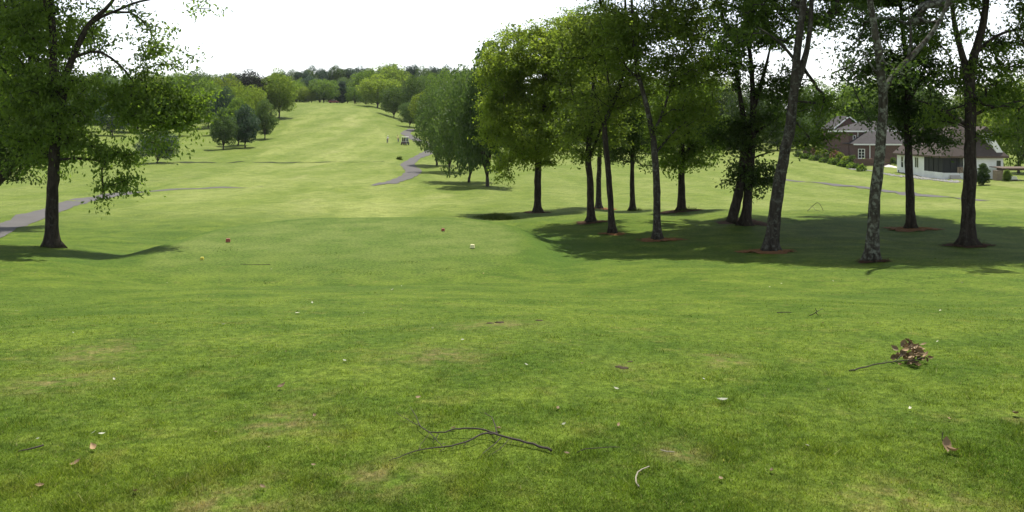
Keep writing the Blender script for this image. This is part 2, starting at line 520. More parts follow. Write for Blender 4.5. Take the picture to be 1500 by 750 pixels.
# ------------------------------------------------------------------ grass blades near the viewer (nobody could count them)
def blades(n):
    dd = np.exp(np.linspace(math.log(2.3), math.log(30), 400))
    pyt = HY + (CAMZ - tz(np.zeros_like(dd), dd)) / dd * F
    order = np.argsort(pyt)
    py = 398 + (860 - 398) * rng.random(n) ** .8
    px = rng.uniform(-330, 1830, n)
    keep = rng.random(n) < sstep(385, 470, py) * .92 + .08
    py, px = py[keep], px[keep]
    d = np.interp(py, pyt[order], dd[order]) * (1 + rng.normal(0, .01, len(py)))
    x = (px - CX) / F * d
    n = len(d)
    z = tz(x, d)
    pa, te, di, ri = marks(x, d)
    k = rng.random(n) > di * .75
    x, d, z, pa, te, di, ri = (q[k] for q in (x, d, z, pa, te, di, ri)); n = len(d)
    h = rng.uniform(.007, .020, n) * (1 - .5 * te) * (1 + .18 * np.sin(x * 2.1 + d * 1.3) * np.sin(x * .9 - d * 2.7))
    th = sum(np.sin((np.cos(a_) * x + np.sin(a_) * d) * 6.2832 / w_ + p_) for a_, w_, p_ in
             [(1.1, .31, 0), (2.3, .47, 1), (.2, .62, 2), (2.9, .39, 3), (1.7, .85, 4)]) / 2.2
    h *= 1 + 1.1 * np.clip(th - .25, 0, 1) * (1 - te) * (rng.random(n) < .6)
    h = np.maximum(h, .007)
    w = np.maximum(.0035, d * .00062) * rng.uniform(.6, 1.25, n) * (1 + .8 * (rng.random(n) < .12))
    a = rng.uniform(0, 6.2832, n)
    lean = rng.uniform(.1, 1.5, n) * h; la = rng.uniform(0, 6.2832, n)
    P = np.stack([x, d, z - .004], -1)
    side = np.stack([np.cos(a), np.sin(a), np.zeros(n)], -1) * (w / 2)[:, None]
    tip = P + np.stack([np.cos(la) * lean, np.sin(la) * lean, h], -1)
    V = np.stack([P - side, P + side, tip], 1).reshape(-1, 3)
    Fc = np.arange(3 * n).reshape(n, 3)
    o = mesh_obj('grass', V, Fc, M['blades'])
    tag(o, 'short green grass blades of the near lawn', 'grass', kind='stuff')
    for nm, v in (('pale', pa), ('tee', te), ('dirt', di), ('rim', ri), ('bladevar', rng.random(n))):
        set_attr(o, nm, np.repeat(v, 3))
blades(900000)

# ------------------------------------------------------------------ paths
def strip(name, centre_px, widths, mat, label, cat, lift=.02, kind='structure', edge=.06, sub=8, pts=None):
    P = np.array([[p.x, p.y] for p in (hit(*q) for q in centre_px)]) if pts is None else np.array(pts)
    n = len(P); s = np.arange(n, dtype=float)
    tt = np.linspace(0, n - 1, (n - 1) * sub + 1)
    X = hermite(s, P[:, 0], tt); Yv = hermite(s, P[:, 1], tt); W = np.interp(tt, s, widths)
    C = np.stack([X, Yv], -1)
    T = np.gradient(C, axis=0); T /= np.linalg.norm(T, axis=1)[:, None] + 1e-9
    Nn = np.stack([-T[:, 1], T[:, 0]], -1)
    cross = np.linspace(-1, 1, 5)
    V = []
    for i in range(len(C)):
        jl, jr = rng.normal(0, edge, 2)
        for c in cross:
            q = C[i] + Nn[i] * c * (W[i] / 2 + (jl if c < 0 else jr) * abs(c))
            V.append((q[0], q[1], 0))
    V = np.array(V); V[:, 2] = tz(V[:, 0], V[:, 1]) + lift
    Fc = [(i*5 + k, i*5 + k + 1, (i+1)*5 + k + 1, (i+1)*5 + k) for i in range(len(C) - 1) for k in range(4)]
    return tag(mesh_obj(name, V, Fc, mat, smooth=True), label, cat, kind=kind)

strip('cart_path', [(-90, 366), (-40, 350), (8, 334), (42, 320), (82, 306), (128, 293), (184, 283), (240, 278.5), (310, 275), (385, 273.5)],
      [1.7, 1.7, 1.7, 1.75, 1.8, 1.8, 1.9, 1.7, 1.4, .3], M['asphalt'], 'grey asphalt cart path curving in from the left', 'path')
strip('cart_path', [(545, 272), (574, 267.5), (594, 261), (605, 254), (603, 247), (597, 240), (607, 233), (622, 226), (634, 219), (632, 212), (616, 206), (601, 200), (594, 195), (604, 189)],
      [.5, 1.6, 2.1, 2.3, 2.4, 2.2, 2.2, 2.2, 2.2, 2.2, 2.4, 2.8, 2.6, 2.2], M['asphalt'], 'grey asphalt cart path winding up beside the far trees', 'path', lift=.04)
strip('lawn_path', [(1110, 260), (1150, 263.5), (1190, 267), (1228, 272), (1270, 276), (1320, 282), (1370, 288), (1415, 292), (1450, 294)],
      [.8, 1.2, .7, 1.4, 1.6, 1.6, 1.7, 1.4, .3], M['asphalt'], 'thin grey path across the sunny lawn before the houses', 'path', lift=.04)
M['ditch'] = simple('ditch_bank_shadow', (.035, .045, .018), .9, .5, 1.5, .1)  # dark colour painted for the shadow of the grass bank
strip('ditch_shadow_strip', [(228, 238.5), (262, 237.8), (300, 238), (340, 238.3), (380, 238.2), (420, 238.8), (460, 238.5), (520, 237.8), (562, 236.5)],
      [.6, 1.1, .9, 1.2, 1.0, 1.3, .7, .5, .2], M['ditch'], 'dark strip painted as the bank shadow of a narrow ditch crossing the fairway at the hill foot', 'ditch', lift=.05, edge=.14)

# ------------------------------------------------------------------ trees
def leaf_mesh(P, D, size, rs, droop=.35, wid=.5, up=.7):
    """one rhombic leaf per point"""
    n = len(P)
    ax = D * .6 + rs.normal(0, .75, (n, 3)); ax[:, 2] -= droop
    ax /= np.linalg.norm(ax, axis=1)[:, None] + 1e-9
    nn = rs.normal(0, .6, (n, 3)); nn[:, 2] += up
    sd = np.cross(ax, nn); sd /= np.linalg.norm(sd, axis=1)[:, None] + 1e-9
    L = (size * rs.uniform(.65, 1.35, n))[:, None]
    V = np.stack([P - ax * L * .5, P + sd * L * wid * .5 + ax * L * .05, P + ax * L * .5, P - sd * L * wid * .5 + ax * L * .05], 1).reshape(-1, 3)
    return V, np.arange(4 * n).reshape(n, 4)

def resample(P, step):
    P = np.asarray(P, float)
    n = len(P); s = np.arange(n, dtype=float)
    seg = np.linalg.norm(np.diff(P, axis=0), axis=1).sum()
    k = max(4, int(seg / step))
    tt = np.linspace(0, n - 1, k)
    return np.stack([hermite(s, P[:, i], tt) for i in range(3)], -1)

def grow(name, label, group, base, trunks, attract, leaf_sz, nleaf, bark, leafm, crown_z, seed, spray=.55, wid=.28, droop=.35, cat='tree', twig=.0045, sz_top=None):
    """trunks: list of (points, r0, r1), the first is the main stem; attract: leaf clump centres"""
    rs = np.random.default_rng(seed)
    base = np.array(base, float)
    root = thing(name, label, cat, tuple(base), 0, group)
    mb = MB(); nodes = []; par = []; cap = []; trunk_vert = []
    for ti, (P, r0, r1) in enumerate(trunks):
        Q = resample(np.asarray(P) - base, .3)
        k = len(Q); s = np.linspace(0, 1, k)
        R = r0 * (1 - s) ** .8 + r1 * (1 - (1 - s) ** .8)
        Q[1:, :2] += np.cumsum(rs.normal(0, .012, (k - 1, 2)), 0) * min(1, r0 * 4)
        if ti == 0:
            hgt = Q[:, 2] - Q[0, 2]
            R = R * (1 + .75 * np.exp(-np.maximum(hgt, 0) / .22))
            Q[0, 2] -= .18
        R = R * (1 + rs.normal(0, .03, k))
        sides = 14 if r0 > .12 else 8
        V, Fc = tube(Q, R, sides, True, .09, 0, rs)
        if ti == 0:
            ph, nb = rs.uniform(0, 6.28), rs.integers(3, 6)
            for i in range(min(5, k)):
                hh = max(0., Q[i, 2] - Q[0, 2] - .18)
                for q in range(sides):
                    f_ = 1 + .55 * math.exp(-hh / .16) * max(0., math.cos(nb * 6.2832 * q / sides + ph)) ** 1.5
                    V[i * sides + q] = Q[i] + (V[i * sides + q] - Q[i]) * f_
        vo = len(mb.v)
        mb.add(V, Fc)
        start = len(nodes)
        trunk_vert += [vo + i * sides for i in range(k)]
        for i in range(k):
            p = i - 1 + start if i else -1
            if i == 0 and ti and start:
                p = int(np.argmin(np.linalg.norm(np.array(nodes) - Q[0], axis=1)))
            if i == 0 and ti and start: mb.f.append((trunk_vert[p], vo, vo + 1))
            nodes.append(Q[i]); par.append(p); cap.append(R[i])
    ntr = len(nodes)
    A = np.asarray(attract) - base
    nd = np.array(nodes)
    okt = nd[:, 2] > crown_z
    if not okt.any(): okt[-3:] = True
    td = np.min(np.linalg.norm(A[:, None] - nd[None, okt], axis=2), axis=1)
    A = A[np.argsort(td)]
    ND = np.zeros((ntr + len(A) * 12, 3)); ND[:ntr] = nd
    ok = np.zeros(len(ND), bool); ok[:ntr] = okt
    cnt = ntr; tips = []; dirs = []
    for a in A:
        v = a - ND[:cnt]
        dist = np.linalg.norm(v, axis=1)
        cost = dist + .7 * np.maximum(0, ND[:cnt, 2] - a[2]) + np.where(ok[:cnt], 0, 1e6)
        cost[:ntr] += .15
        j = int(np.argmin(cost)); L = dist[j]
        k = int(np.clip(math.ceil(L / .55), 1, 9))
        p0 = ND[j]
        side = rs.normal(0, .10 * L, 3)
        mid = (p0 + a) / 2 + side + np.array([0, 0, .12 * L])
        prev = j
        for q in range(1, k + 1):
            s = q / k
            c = (1 - s) ** 2 * p0 + 2 * s * (1 - s) * mid + s * s * a + (rs.normal(0, .05, 3) if q < k else 0)
            ND[cnt] = c; ok[cnt] = True; par.append(prev); prev = cnt; cnt += 1
        tips.append(cnt - 1)
        dv = a - ND[par[cnt - 1]]
        dirs.append(dv / (np.linalg.norm(dv) + 1e-9))
    tips = np.array(tips); dirs = np.array(dirs)
    load = np.zeros(cnt); load[tips] += 1
    for i in range(cnt - 1, -1, -1):
        if par[i] >= 0: load[par[i]] += load[i]
    rad = twig + twig * 1.55 * load ** .56
    capr = np.full(cnt, 1e9); capr[:ntr] = np.array(cap) * .6
    # limbs: one ring per joint, a side limb starts from its own ring tied to its parent's
    ns = 5
    tv, tf = list(mb.v), list(mb.f)
    ring0 = {}
    def add_ring(c, d, r):
        s1 = np.cross(d, (.31, .77, .2)); s1 /= np.linalg.norm(s1) + 1e-9
        s2 = np.cross(d, s1)
        o = len(tv)
        for q in range(ns):
            th = 6.2832 * q / ns
            tv.append(c + (s1 * math.cos(th) + s2 * math.sin(th)) * r)
        return o
    for i in range(ntr, cnt):
        p = par[i]
        d = ND[i] - ND[p]; d = d / (np.linalg.norm(d) + 1e-9)
        r1 = min(rad[i], .15)
        if p >= ntr and load[i] > .55 * load[p]:
            o0 = ring0[p]
        else:
            r0 = min(rad[i] * 1.35, capr[p], rad[p] if p >= ntr else .17)
            o0 = add_ring(ND[p], d, max(r0, twig))
            anchor = ring0[p] if p >= ntr else trunk_vert[p]
            tf.append((anchor, o0, o0 + 1))
        r1 = min(r1, capr[p] if p < ntr else rad[p])
        o1 = add_ring(ND[i], d, max(r1, twig * .8))
        ring0[i] = o1
        for q in range(ns):
            tf.append((o0 + q, o0 + (q + 1) % ns, o1 + (q + 1) % ns, o1 + q))
    mesh_obj('trunk', tv, tf, bark, root, smooth=True)
    # leaves
    At = ND[tips]
    m = rs.poisson(nleaf * 1.6, len(At)) + 4
    rep = np.repeat(np.arange(len(At)), m)
    nL = len(rep)
    al = rs.uniform(-1.15, .75, nL)[:, None] * spray
    off = rs.normal(0, 1, (nL, 3)) * np.array([wid, wid, wid * .62])
    P = At[rep] + dirs[rep] * al + off
    P[:, 2] -= .25 * spray * (al[:, 0] > 0) * al[:, 0]
    leaf_sz = leaf_sz * 1.18; sz = np.full(nL, leaf_sz)
    if sz_top is not None:
        sz = np.where(P[:, 2] + base[2] > sz_top[0], sz_top[1], leaf_sz)
    V, Fc = leaf_mesh(P, dirs[rep], sz, rs, droop)
    co = mesh_obj('crown', V, Fc, leafm, root)
    clump = np.clip(rs.normal(.5, .22, len(At)), 0, 1)[rep]
    set_attr(co, 'leafvar', np.repeat(np.clip(clump * .6 + rs.random(nL) * .4, 0, 1), 4))
    return root

def lobes(d, spec, rs, dens):
    """clump centres in ellipsoids given as (px, py, half-width, half-height[, depth shift, density, depth-radius-mul])"""
    out = []
    k = d / F
    for s in spec:
        px, py, rx, ry = s[:4]
        dd = s[4] if len(s) > 4 else 0.
        mul = s[5] if len(s) > 5 else 1.
        c = at(px, py, d) + np.array([dd * (px - CX) / F, dd, (HY - py) / F * dd])
        R = np.array([rx * k, min(rx * k, 5.2), ry * k])
        n = max(5, int(16.5 * dens * mul * R[0] * R[2] * R[1] ** .6))
        v = rs.normal(0, 1, (n * 3, 3)); v /= np.linalg.norm(v, axis=1)[:, None]
        r = rs.random(n * 3) ** (1 / 2.4)
        p = c + v * r[:, None] * R
        # keep a spacing so gaps stay open
        kept = []
        for q in p[gap(p) > rs.uniform(-.5, .05, len(p))]:
            if len(kept) >= n: break
            if not kept or np.min(np.linalg.norm(np.array(kept) - q, axis=1)) > .30: kept.append(q)
        out += kept
    return np.array(out)

_gw = [(np.random.default_rng(i).normal(0, 1, 3), i * 1.7) for i in range(7)]
_gw = [(v / np.linalg.norm(v) * 6.283 / w, ph) for (v, ph), w in zip(_gw, (1.5, 1.9, 2.3, 1.7, 2.8, 2.1, 3.2))]
def gap(p):
    return sum(np.sin(p @ v + ph) for v, ph in _gw) / 1.9

def near_tree(label, base_px, stem, r, forks, spec, bark, leafm, seed, leaf=.12, nleaf=42, dens=1.5, crown_frac=.25, spray=.62, wid=.19, droop=.35, name='shade_tree', top=None, group='trees of the shady grove'):
    b = hit(*base_px)
    d = b.y
    rs = np.random.default_rng(seed)
    r = r * .93
    pts = [np.array(b)] + [at(px, py, d + (q[0] if (q := rest) else 0)) for px, py, *rest in stem]
    tr = [(pts, r, r * .28)]
    for fk in forks:
        *pp, fr = fk
        tr.append(([at(q[0], q[1], d + (q[2] if len(q) > 2 else 0)) for q in pp], fr, fr * .22))
    A = lobes(d, spec, rs, dens)
    # unseen crown above the picture: coarser, its spread shaped to shade the ground
    zt = CAMZ + (HY + 40) / F * d
    if top:
        A2 = lobes(d, top, rs, dens * .42)
        A = np.concatenate([A, A2])
    A = A[A[:, 2] > b.z + 1.2]
    print(label[:34], 'd=%.1f z=%.2f clumps=%d' % (d, b.z, len(A)))
    return grow(name, label, group, b, tr, A, leaf, nleaf, bark, leafm, (pts[-1][2] - b.z) * crown_frac, seed + 1, spray, wid, droop,
                sz_top=(zt, leaf * 2.6))

LB, LM, LD, LO, LG = M['leaf_bright'], M['leaf_mid'], M['leaf_dark'], M['leaf_olive'], M['leaf_grey']

near_tree('bright yellow-green tree standing apart at the left end of the grove', (787, 312),
    [(788, 250), (790, 200), (795, 150), (800, 100), (802, 60)], .25, [((792, 185), (770, 150), (755, 110), (748, 80), .10), ((795, 160), (825, 120), (845, 80), .10), ((788, 215), (815, 180), (835, 170), .07)],
    [(762, 110, 62, 72, 0), (800, 85, 55, 55, 1), (766, 195, 62, 48, -1), (728, 150, 34, 60), (825, 150, 48, 70, 1), (842, 65, 42, 52), (738, 250, 16, 22), (800, 215, 40, 26, 0)],
    M['bark'], LB, 101, .15, 40, 1.25, .3)
near_tree('dark-trunked tree with a dull olive crown, mid grove left', (866, 326),
    [(866, 270), (863, 220), (868, 160), (872, 90), (875, 20)], .20, [((864, 230), (880, 190), (895, 150), .08), ((866, 200), (845, 160), (835, 120), .08)],
    [(865, 120, 55, 70), (850, 195, 45, 38), (885, 60, 55, 55), (905, 180, 30, 40, 1), (845, 228, 22, 16)],
    M['bark'], LO, 111, .13, 36, 1.2, .3, top=[(880, -60, 70, 70)])
near_tree('straight grey tree half hidden right behind the olive-crowned one', (877, 306),
    [(878, 260), (880, 200), (885, 140), (888, 80)], .21, [],
    [(885, 120, 50, 60), (895, 190, 35, 40), (870, 50, 50, 50)], M['bark_grey'], LM, 121, .14, 34, .9, .35)
near_tree('slender tree with a ring of orange pine straw, thinnest of the grove', (897, 343),
    [(894, 290), (891, 240), (887, 190), (895, 160), (907, 130), (915, 90), (918, 40), (915, -30)], .15, [((888, 200), (878, 165), (868, 120), .05), ((896, 158), (890, 110), (880, 60), .05)],
    [(900, 70, 60, 65), (930, 130, 38, 45), (870, 150, 40, 36), (845, 60, 38, 50)], M['bark'], LO, 131, .11, 40, 1.2, .45, top=[(915, -80, 80, 70)])
near_tree('small dark tree with a bare lower stem standing behind the thinnest one', (927, 308),
    [(926, 260), (927, 200), (930, 140)], .20, [],
    [(927, 195, 40, 42), (905, 222, 26, 20), (950, 225, 26, 20), (930, 140, 45, 45)], M['bark'], LD, 141, .14, 36, 1.2, .4)
near_tree('knobbly tree with a burl low on its trunk and a wide light crown', (963, 352),
    [(963, 300), (962, 260), (960, 220), (956, 190), (948, 150), (936, 105), (930, 50), (926, -30)], .17,
    [((957, 195), (972, 160), (985, 120), (1000, 80), (1005, 20), .06), ((960, 225), (985, 195), (1010, 175), .05), ((940, 120), (915, 95), (900, 60), .06)],
    [(960, 60, 70, 70), (1015, 100, 52, 55), (905, 60, 45, 60), (1000, 30, 60, 55), (1030, 165, 34, 28), (985, 185, 40, 26)], M['bark_grey'], LB, 151, .115, 46, 1.25, .45, top=[(970, -90, 120, 80), (990, -40, 110, 60, 4)])
near_tree('low-branched tree with foliage hanging round its trunk, behind the knobbly one', (998, 309),
    [(998, 260), (1000, 200), (1005, 140)], .25, [((999, 230), (1025, 200), (1045, 180), .08), ((999, 235), (975, 205), (960, 190), .08)],
    [(1000, 225, 45, 38), (975, 180, 40, 45), (1030, 190, 40, 40), (1005, 140, 50, 50)], M['bark'], LM, 161, .14, 42, 1.1, .3)
hd = hit(1085, 328).y
near_tree('dark twin-stemmed tree on a bed of dark mulch', (1092, 330),
    [(1094, 290), (1098, 240), (1101, 190), (1103, 150), (1100, 100), (1092, 40)], .235,
    [((1071, 326), (1080, 290), (1088, 245), (1092, 200), (1086, 150), (1078, 90), .24), ((1102, 165), (1118, 110), (1130, 60), .12), ((1100, 200), (1135, 175), (1165, 160), .08), ((1096, 235), (1120, 225), (1135, 222), .05)],
    [(1070, 195, 48, 36), (1120, 190, 48, 34), (1090, 245, 44, 30), (1060, 225, 30, 30), (1125, 245, 20, 28), (1108, 272, 24, 14), (1060, 100, 45, 40), (1140, 120, 40, 40), (1100, 40, 70, 45)], M['bark'], LD, 171, .135, 44, 1.15, .3, top=[(1095, -60, 150, 70), (1110, -60, 150, 60, 4), (1180, -50, 120, 60, 2)])
near_tree('leaning grey-barked tree rising from an orange pine straw ring', (1128, 369),
    [(1135, 320), (1144, 268), (1152, 220), (1158, 180), (1163, 130), (1167, 80), (1172, 20), (1176, -60), (1180, -160)], .235,
    [((1163, 135), (1175, 100), (1186, 55), (1192, -10), (1200, -90), .13), ((1166, 90), (1140, 60), (1110, 40), .06)],
    [(1150, 30, 60, 40, 2, .8), (1100, 20, 55, 40, 3), (1215, 20, 50, 40, 3), (1190, 170, 46, 34, 3), (1212, 205, 32, 24, 3), (1225, 130, 34, 36, 2, .6), (1180, 210, 26, 16, 3), (1075, 60, 40, 34, 1)], M['bark_grey'], LM, 181, .11, 44, 1.35, .5, top=[(1165, -90, 180, 80, 4), (1175, -200, 150, 80, 4), (1165, -60, 160, 60, 7)])
near_tree('lichen-spotted grey tree, nearest of the grove, forking at half height', (1278, 383),
    [(1279, 330), (1282, 280), (1287, 230), (1291, 180), (1293, 140), (1290, 90), (1281, 40), (1273, -20), (1268, -100), (1265, -190)], .175,
    [((1292, 135), (1312, 108), (1340, 78), (1368, 45), (1390, 0), (1405, -60), .10), ((1291, 115), (1275, 95), (1262, 70), .035), ((1330, 88), (1335, 50), (1330, 10), .05)],
    [(1250, 40, 42, 50, 2, .8), (1310, 20, 42, 38, 2, .7), (1370, 20, 45, 34, 2, .7), (1240, 120, 34, 30, 1, .8), (1320, 110, 30, 24, 0, .6), (1262, 165, 24, 22, 2, .7), (1275, 60, 40, 30, 3, .7)], M['bark_lichen'], LD, 191, .10, 40, 2.1, .5, top=[(1290, -110, 190, 80, 5), (1285, -220, 150, 70, 5), (1300, -90, 180, 70, 8)])
near_tree('dark middle-sized tree with leafy low boughs in front of the white house', (1334, 336),
    [(1333, 290), (1331, 240), (1329, 190), (1330, 140), (1328, 90), (1322, 30), (1318, -30)], .20,
    [((1330, 195), (1350, 180), (1372, 172), .06), ((1330, 150), (1350, 110), (1365, 60), .10), ((1330, 165), (1310, 145), (1295, 130), .06)],
    [(1335, 165, 45, 32), (1370, 195, 32, 24), (1312, 135, 36, 34), (1360, 120, 40, 34, 0, .9), (1325, 70, 50, 40, 0, .9), (1385, 170, 24, 20), (1290, 150, 34, 30, 2, .8), (1275, 100, 40, 36, 2, .8), (1350, 200, 30, 14)], M['bark'], LD, 201, .125, 46, 1.7, .45, top=[(1325, -50, 170, 70), (1320, -100, 160, 80, 4), (1300, -40, 150, 60, 7)])
near_tree('thick black-trunked tree forking high, at the right edge of the grove', (1418, 360),
    [(1417, 310), (1418, 260), (1420, 210), (1421, 160), (1421, 115), (1428, 85), (1440, 50), (1448, 0), (1455, -80), (1460, -180)], .245,
    [((1421, 120), (1412, 85), (1403, 50), (1396, 0), (1390, -70), .13), ((1420, 185), (1402, 176), (1385, 164), (1362, 152), (1338, 146), .07), ((1421, 172), (1445, 160), (1475, 152), (1510, 145), .07), ((1432, 75), (1465, 50), (1500, 40), .08)],
    [(1480, 165, 44, 26), (1515, 130, 50, 40), (1450, 195, 20, 14), (1375, 175, 34, 20), (1465, 95, 46, 40, 0, .7), (1490, 30, 60, 46), (1400, 40, 48, 40, 0, .6), (1350, 60, 40, 40, 1, .6), (1440, 150, 28, 18), (1400, 110, 34, 26, 1, .7), (1445, 120, 40, 26, 1, .8), (1475, 195, 30, 14)], M['bark'], LM, 211, .115, 46, 1.75, .4, top=[(1440, -90, 190, 90), (1440, -230, 150, 80), (1570, 0, 80, 100), (1450, -70, 180, 70, 5), (1440, -60, 170, 60, 9), (1520, -150, 240, 60, -3, .3)])  # last top lobe is thin and unseen, added to dapple the lawn nearer the viewer

# left pair
near_tree('tall tree alone on the left, twin leaders and drooping dense boughs', (75, 362),
    [(76, 320), (78, 270), (80, 220), (81, 185), (79, 140), (76, 90), (73, 30), (70, -50), (68, -140)], .23,
    [((81, 190), (90, 150), (97, 110), (112, 70), (130, 35), (160, 6), (185, -40), .15), ((130, 36), (165, 18), (190, 18), (212, 35), (228, 60), .06), ((105, 85), (140, 75), (175, 95), (195, 120), (215, 150), .06),
     ((80, 235), (110, 232), (140, 235), (170, 238), .05), ((80, 238), (55, 215), (20, 205), .05), ((165, 18), (205, 2), (250, -4), (290, 2), .05)],
    [(232, 160, 52, 34, 0, 1.5), (265, 150, 46, 32, 0, 1.5), (240, 200, 40, 28, 0, 1.5), (205, 150, 40, 34, 1, 1.2), (180, 165, 34, 30, 1), (280, 185, 22, 26), (215, 130, 40, 24), (265, 215, 20, 16),
     (130, 225, 40, 24, 0, 1.4), (165, 245, 40, 24, 0, 1.6), (175, 270, 26, 16, 0, 1.6), (135, 262, 24, 14, 0, 1.3), (195, 240, 18, 20), (155, 290, 10, 8), (120, 283, 14, 12),
     (235, 60, 32, 26, 0, .8), (255, 85, 28, 18, 0, .8), (205, 30, 34, 20, 0, .6), (270, 8, 42, 12), (215, 85, 20, 20, 0, .7), (125, 115, 40, 28, 0, .8), (150, 150, 45, 28, 0, .8), (105, 165, 45, 32, 0, .9), (60, 60, 55, 55), (30, 140, 50, 60), (150, 60, 30, 22, 0, .4), (120, 20, 36, 20, 0, .4), (70, 110, 50, 40), (40, 40, 60, 40), (60, 190, 60, 30), (60, 235, 40, 22)],
    M['bark'], LM, 221, .115, 48, 1.75, .3, spray=.7, wid=.17, droop=.8, group='trees on the left', top=[(90, -90, 140, 80), (90, -230, 120, 80)])
near_tree('tree leaning out from the left edge with bright maple leaves overhead', (-70, 330),
    [(-45, 300), (-20, 280), (5, 258), (25, 230), (40, 200), (48, 150), (45, 90), (40, 20), (38, -60)], .30,
    [((5, 258), (-20, 200), (-40, 130), (-50, 40), .18), ((40, 195), (70, 180), (100, 172), .06), ((45, 100), (80, 70), (120, 50), (150, 42), .05)],
    [(20, 215, 45, 40), (60, 190, 50, 36), (20, 110, 60, 50), (75, 215, 34, 30), (40, 255, 30, 14), (15, 20, 60, 50), (80, 60, 45, 28), (120, 45, 40, 18), (-50, 150, 70, 100)],
    M['bark'], LD, 231, .14, 38, 2.3, .3, group='trees on the left', top=[(10, -90, 120, 80)])

# ------------------------------------------------------------------ trees farther off: a few grown kinds, copied
def far_proto(seed, H, W, kind):
    """crown of leaf sprays on lobes; returns meshes for trunk and crown; height H, width W, base at origin"""
    rs = np.random.default_rng(seed)
    if kind == 'round':   z0, zc, shape = .16, .56, (1.0, .46)
    elif kind == 'bushy': z0, zc, shape = .06, .52, (1.0, .48)
    elif kind == 'oval':  z0, zc, shape = .08, .53, (1.0, .47)
    elif kind == 'cone':  z0, zc, shape = .02, .45, (1.0, .5)
    else:                 z0, zc, shape = .26, .64, (1.0, .38)
    R = W / 2
    nl = 42
    C = []; S = []
    for i in range(nl * 6):
        if len(C) >= nl: break
        v = rs.normal(0, 1, 3); v /= np.linalg.norm(v)
        if v[2] < -.96: continue
        r = rs.uniform(.55, .9)
        c = np.array([v[0] * R * r, v[1] * R * r, H * (zc + v[2] * shape[1] * r)])
        if kind in ('oval', 'cone'):
            f = np.clip((c[2] / H - z0) / (1 - z0), 0, 1)
            k = (1.12 - .85 * f) if kind == 'cone' else math.sin(math.pi * min(1, .27 + f * .68)) ** .7
            c[:2] *= k
        s = R * rs.uniform(.24, .42)
        if C and np.min(np.linalg.norm(np.array(C) - c, axis=1)) < R * .26: continue
        C.append(c); S.append(s)
    C.append(np.array([0, 0, H * zc])); S.append(R * .6)
    P = []; D = []; lv = []
    for c, s in zip(C, S):
        n = int(260 * (s / (R * .33)) ** 1.6)
        v = rs.normal(0, 1, (n, 3)); v /= np.linalg.norm(v, axis=1)[:, None]
        # broken shell: some sides of every lobe are left thin
        bump = .5 + .5 * np.sin(v[:, 0] * 5 + rs.uniform(0, 6)) * np.sin(v[:, 1] * 5 + rs.uniform(0, 6)) * np.sin(v[:, 2] * 5 + rs.uniform(0, 6))
        rr = s * (.55 + .45 * rs.random(n) ** .5) * (.82 + .35 * bump)
        p = c + v * rr[:, None] * np.array([1, 1, .82])
        P.append(p); D.append(v); lv.append(np.clip(rs.normal(.5, .2) * .5 + rs.random(n) * .5, 0, 1))
    P = np.concatenate(P); D = np.concatenate(D); lv = np.concatenate(lv)
    k = P[:, 2] > H * z0 * .8
    P, D, lv = P[k], D[k], lv[k]
    sz = .048 * H ** .75 * 1.15
    V, Fc = leaf_mesh(P, D, np.full(len(P), sz), rs, .2, .62, .5)
    crown = mesh_obj('crown', V, Fc, M['leaf_mid'])
    set_attr(crown, 'leafvar', np.repeat(lv, 4))
    mb = MB()
    hz = H * (zc + .12)
    path = [(0, 0, -.5), (0, 0, .3), (.03 * R, 0, H * z0), (.05 * R, .04 * R, hz)]
    Q = resample(path, .6)
    tr = H * .022
    rad = tr * (1 - np.linspace(0, 1, len(Q))) ** .7 * .8 + tr * .25
    rad[:2] *= 1.3
    mb.tube(Q, rad, 8)
    for c, s in list(zip(C, S))[:16]:
        if c[2] < H * .5: continue
        p0 = Q[int(len(Q) * np.clip((c[2] / hz) * .62, .5, .9))]
        V, Fc = tube([p0, (p0 + c) / 2 + np.array([0, 0, .05 * H]), c], [tr * .42, tr * .28, tr * .1], 5)
        o = len(mb.v)
        mb.add(V, Fc)
        mb.f.append((int(np.argmin(np.linalg.norm(np.array(mb.v[:8 * len(Q)]) - p0, axis=1))), o, o + 1))
    trunk = mesh_obj('trunk', mb.v, mb.f, M['bark_far'], smooth=True)
    W = 2 * float(np.percentile(np.hypot(P[:, 0], P[:, 1]), 96)); H = float(np.percentile(P[:, 2], 99.3))
    tm, cm = trunk.data, crown.data
    bpy.data.objects.remove(trunk); bpy.data.objects.remove(crown)
    return tm, cm, H, W

PROTO = {
    'round':  [far_proto(301, 12, 10, 'round'), far_proto(302, 12, 11, 'round')],
    'bushy':  [far_proto(303, 12, 11, 'bushy'), far_proto(304, 11, 11, 'bushy')],
    'oval':   [far_proto(305, 11, 7.5, 'oval'), far_proto(306, 11, 8, 'oval')],
    'cone':   [far_proto(307, 11, 6, 'cone')],
    'tall':   [far_proto(308, 14, 9, 'tall')],
}
_pc = [0]
def far_tree(kind, px, top, width, leaf, label, group, base_py=None, d=None, name='tree', sink=0.0):
    if d is None:
        b = hit(px, base_py)
    else:
        x = (px - CX) / F * d
        b = Vector((x, d, gz(x, d)))
    H = (HY - top) / F * b.y + CAMZ - b.z
    W = width * b.y / F
    _pc[0] += 1
    ps = PROTO[kind]; tm, cm, h0, w0 = ps[_pc[0] % len(ps)]
    root = thing(name, label, 'tree', (b.x, b.y, b.z - sink), random.uniform(0, 6.28), group)
    # the crowns reach a little less than their nominal height and width
    root.scale = (W / w0, W / w0, (H + sink) / h0)
    for nm, me, mat in (('trunk', tm, M['bark_far']), ('crown', cm, M[leaf])):
        c = bpy.data.objects.new(nm, me)
        COL.objects.link(c); c.parent = root
        c.material_slots[0].link = 'OBJECT'
        c.material_slots[0].material = mat
    return root

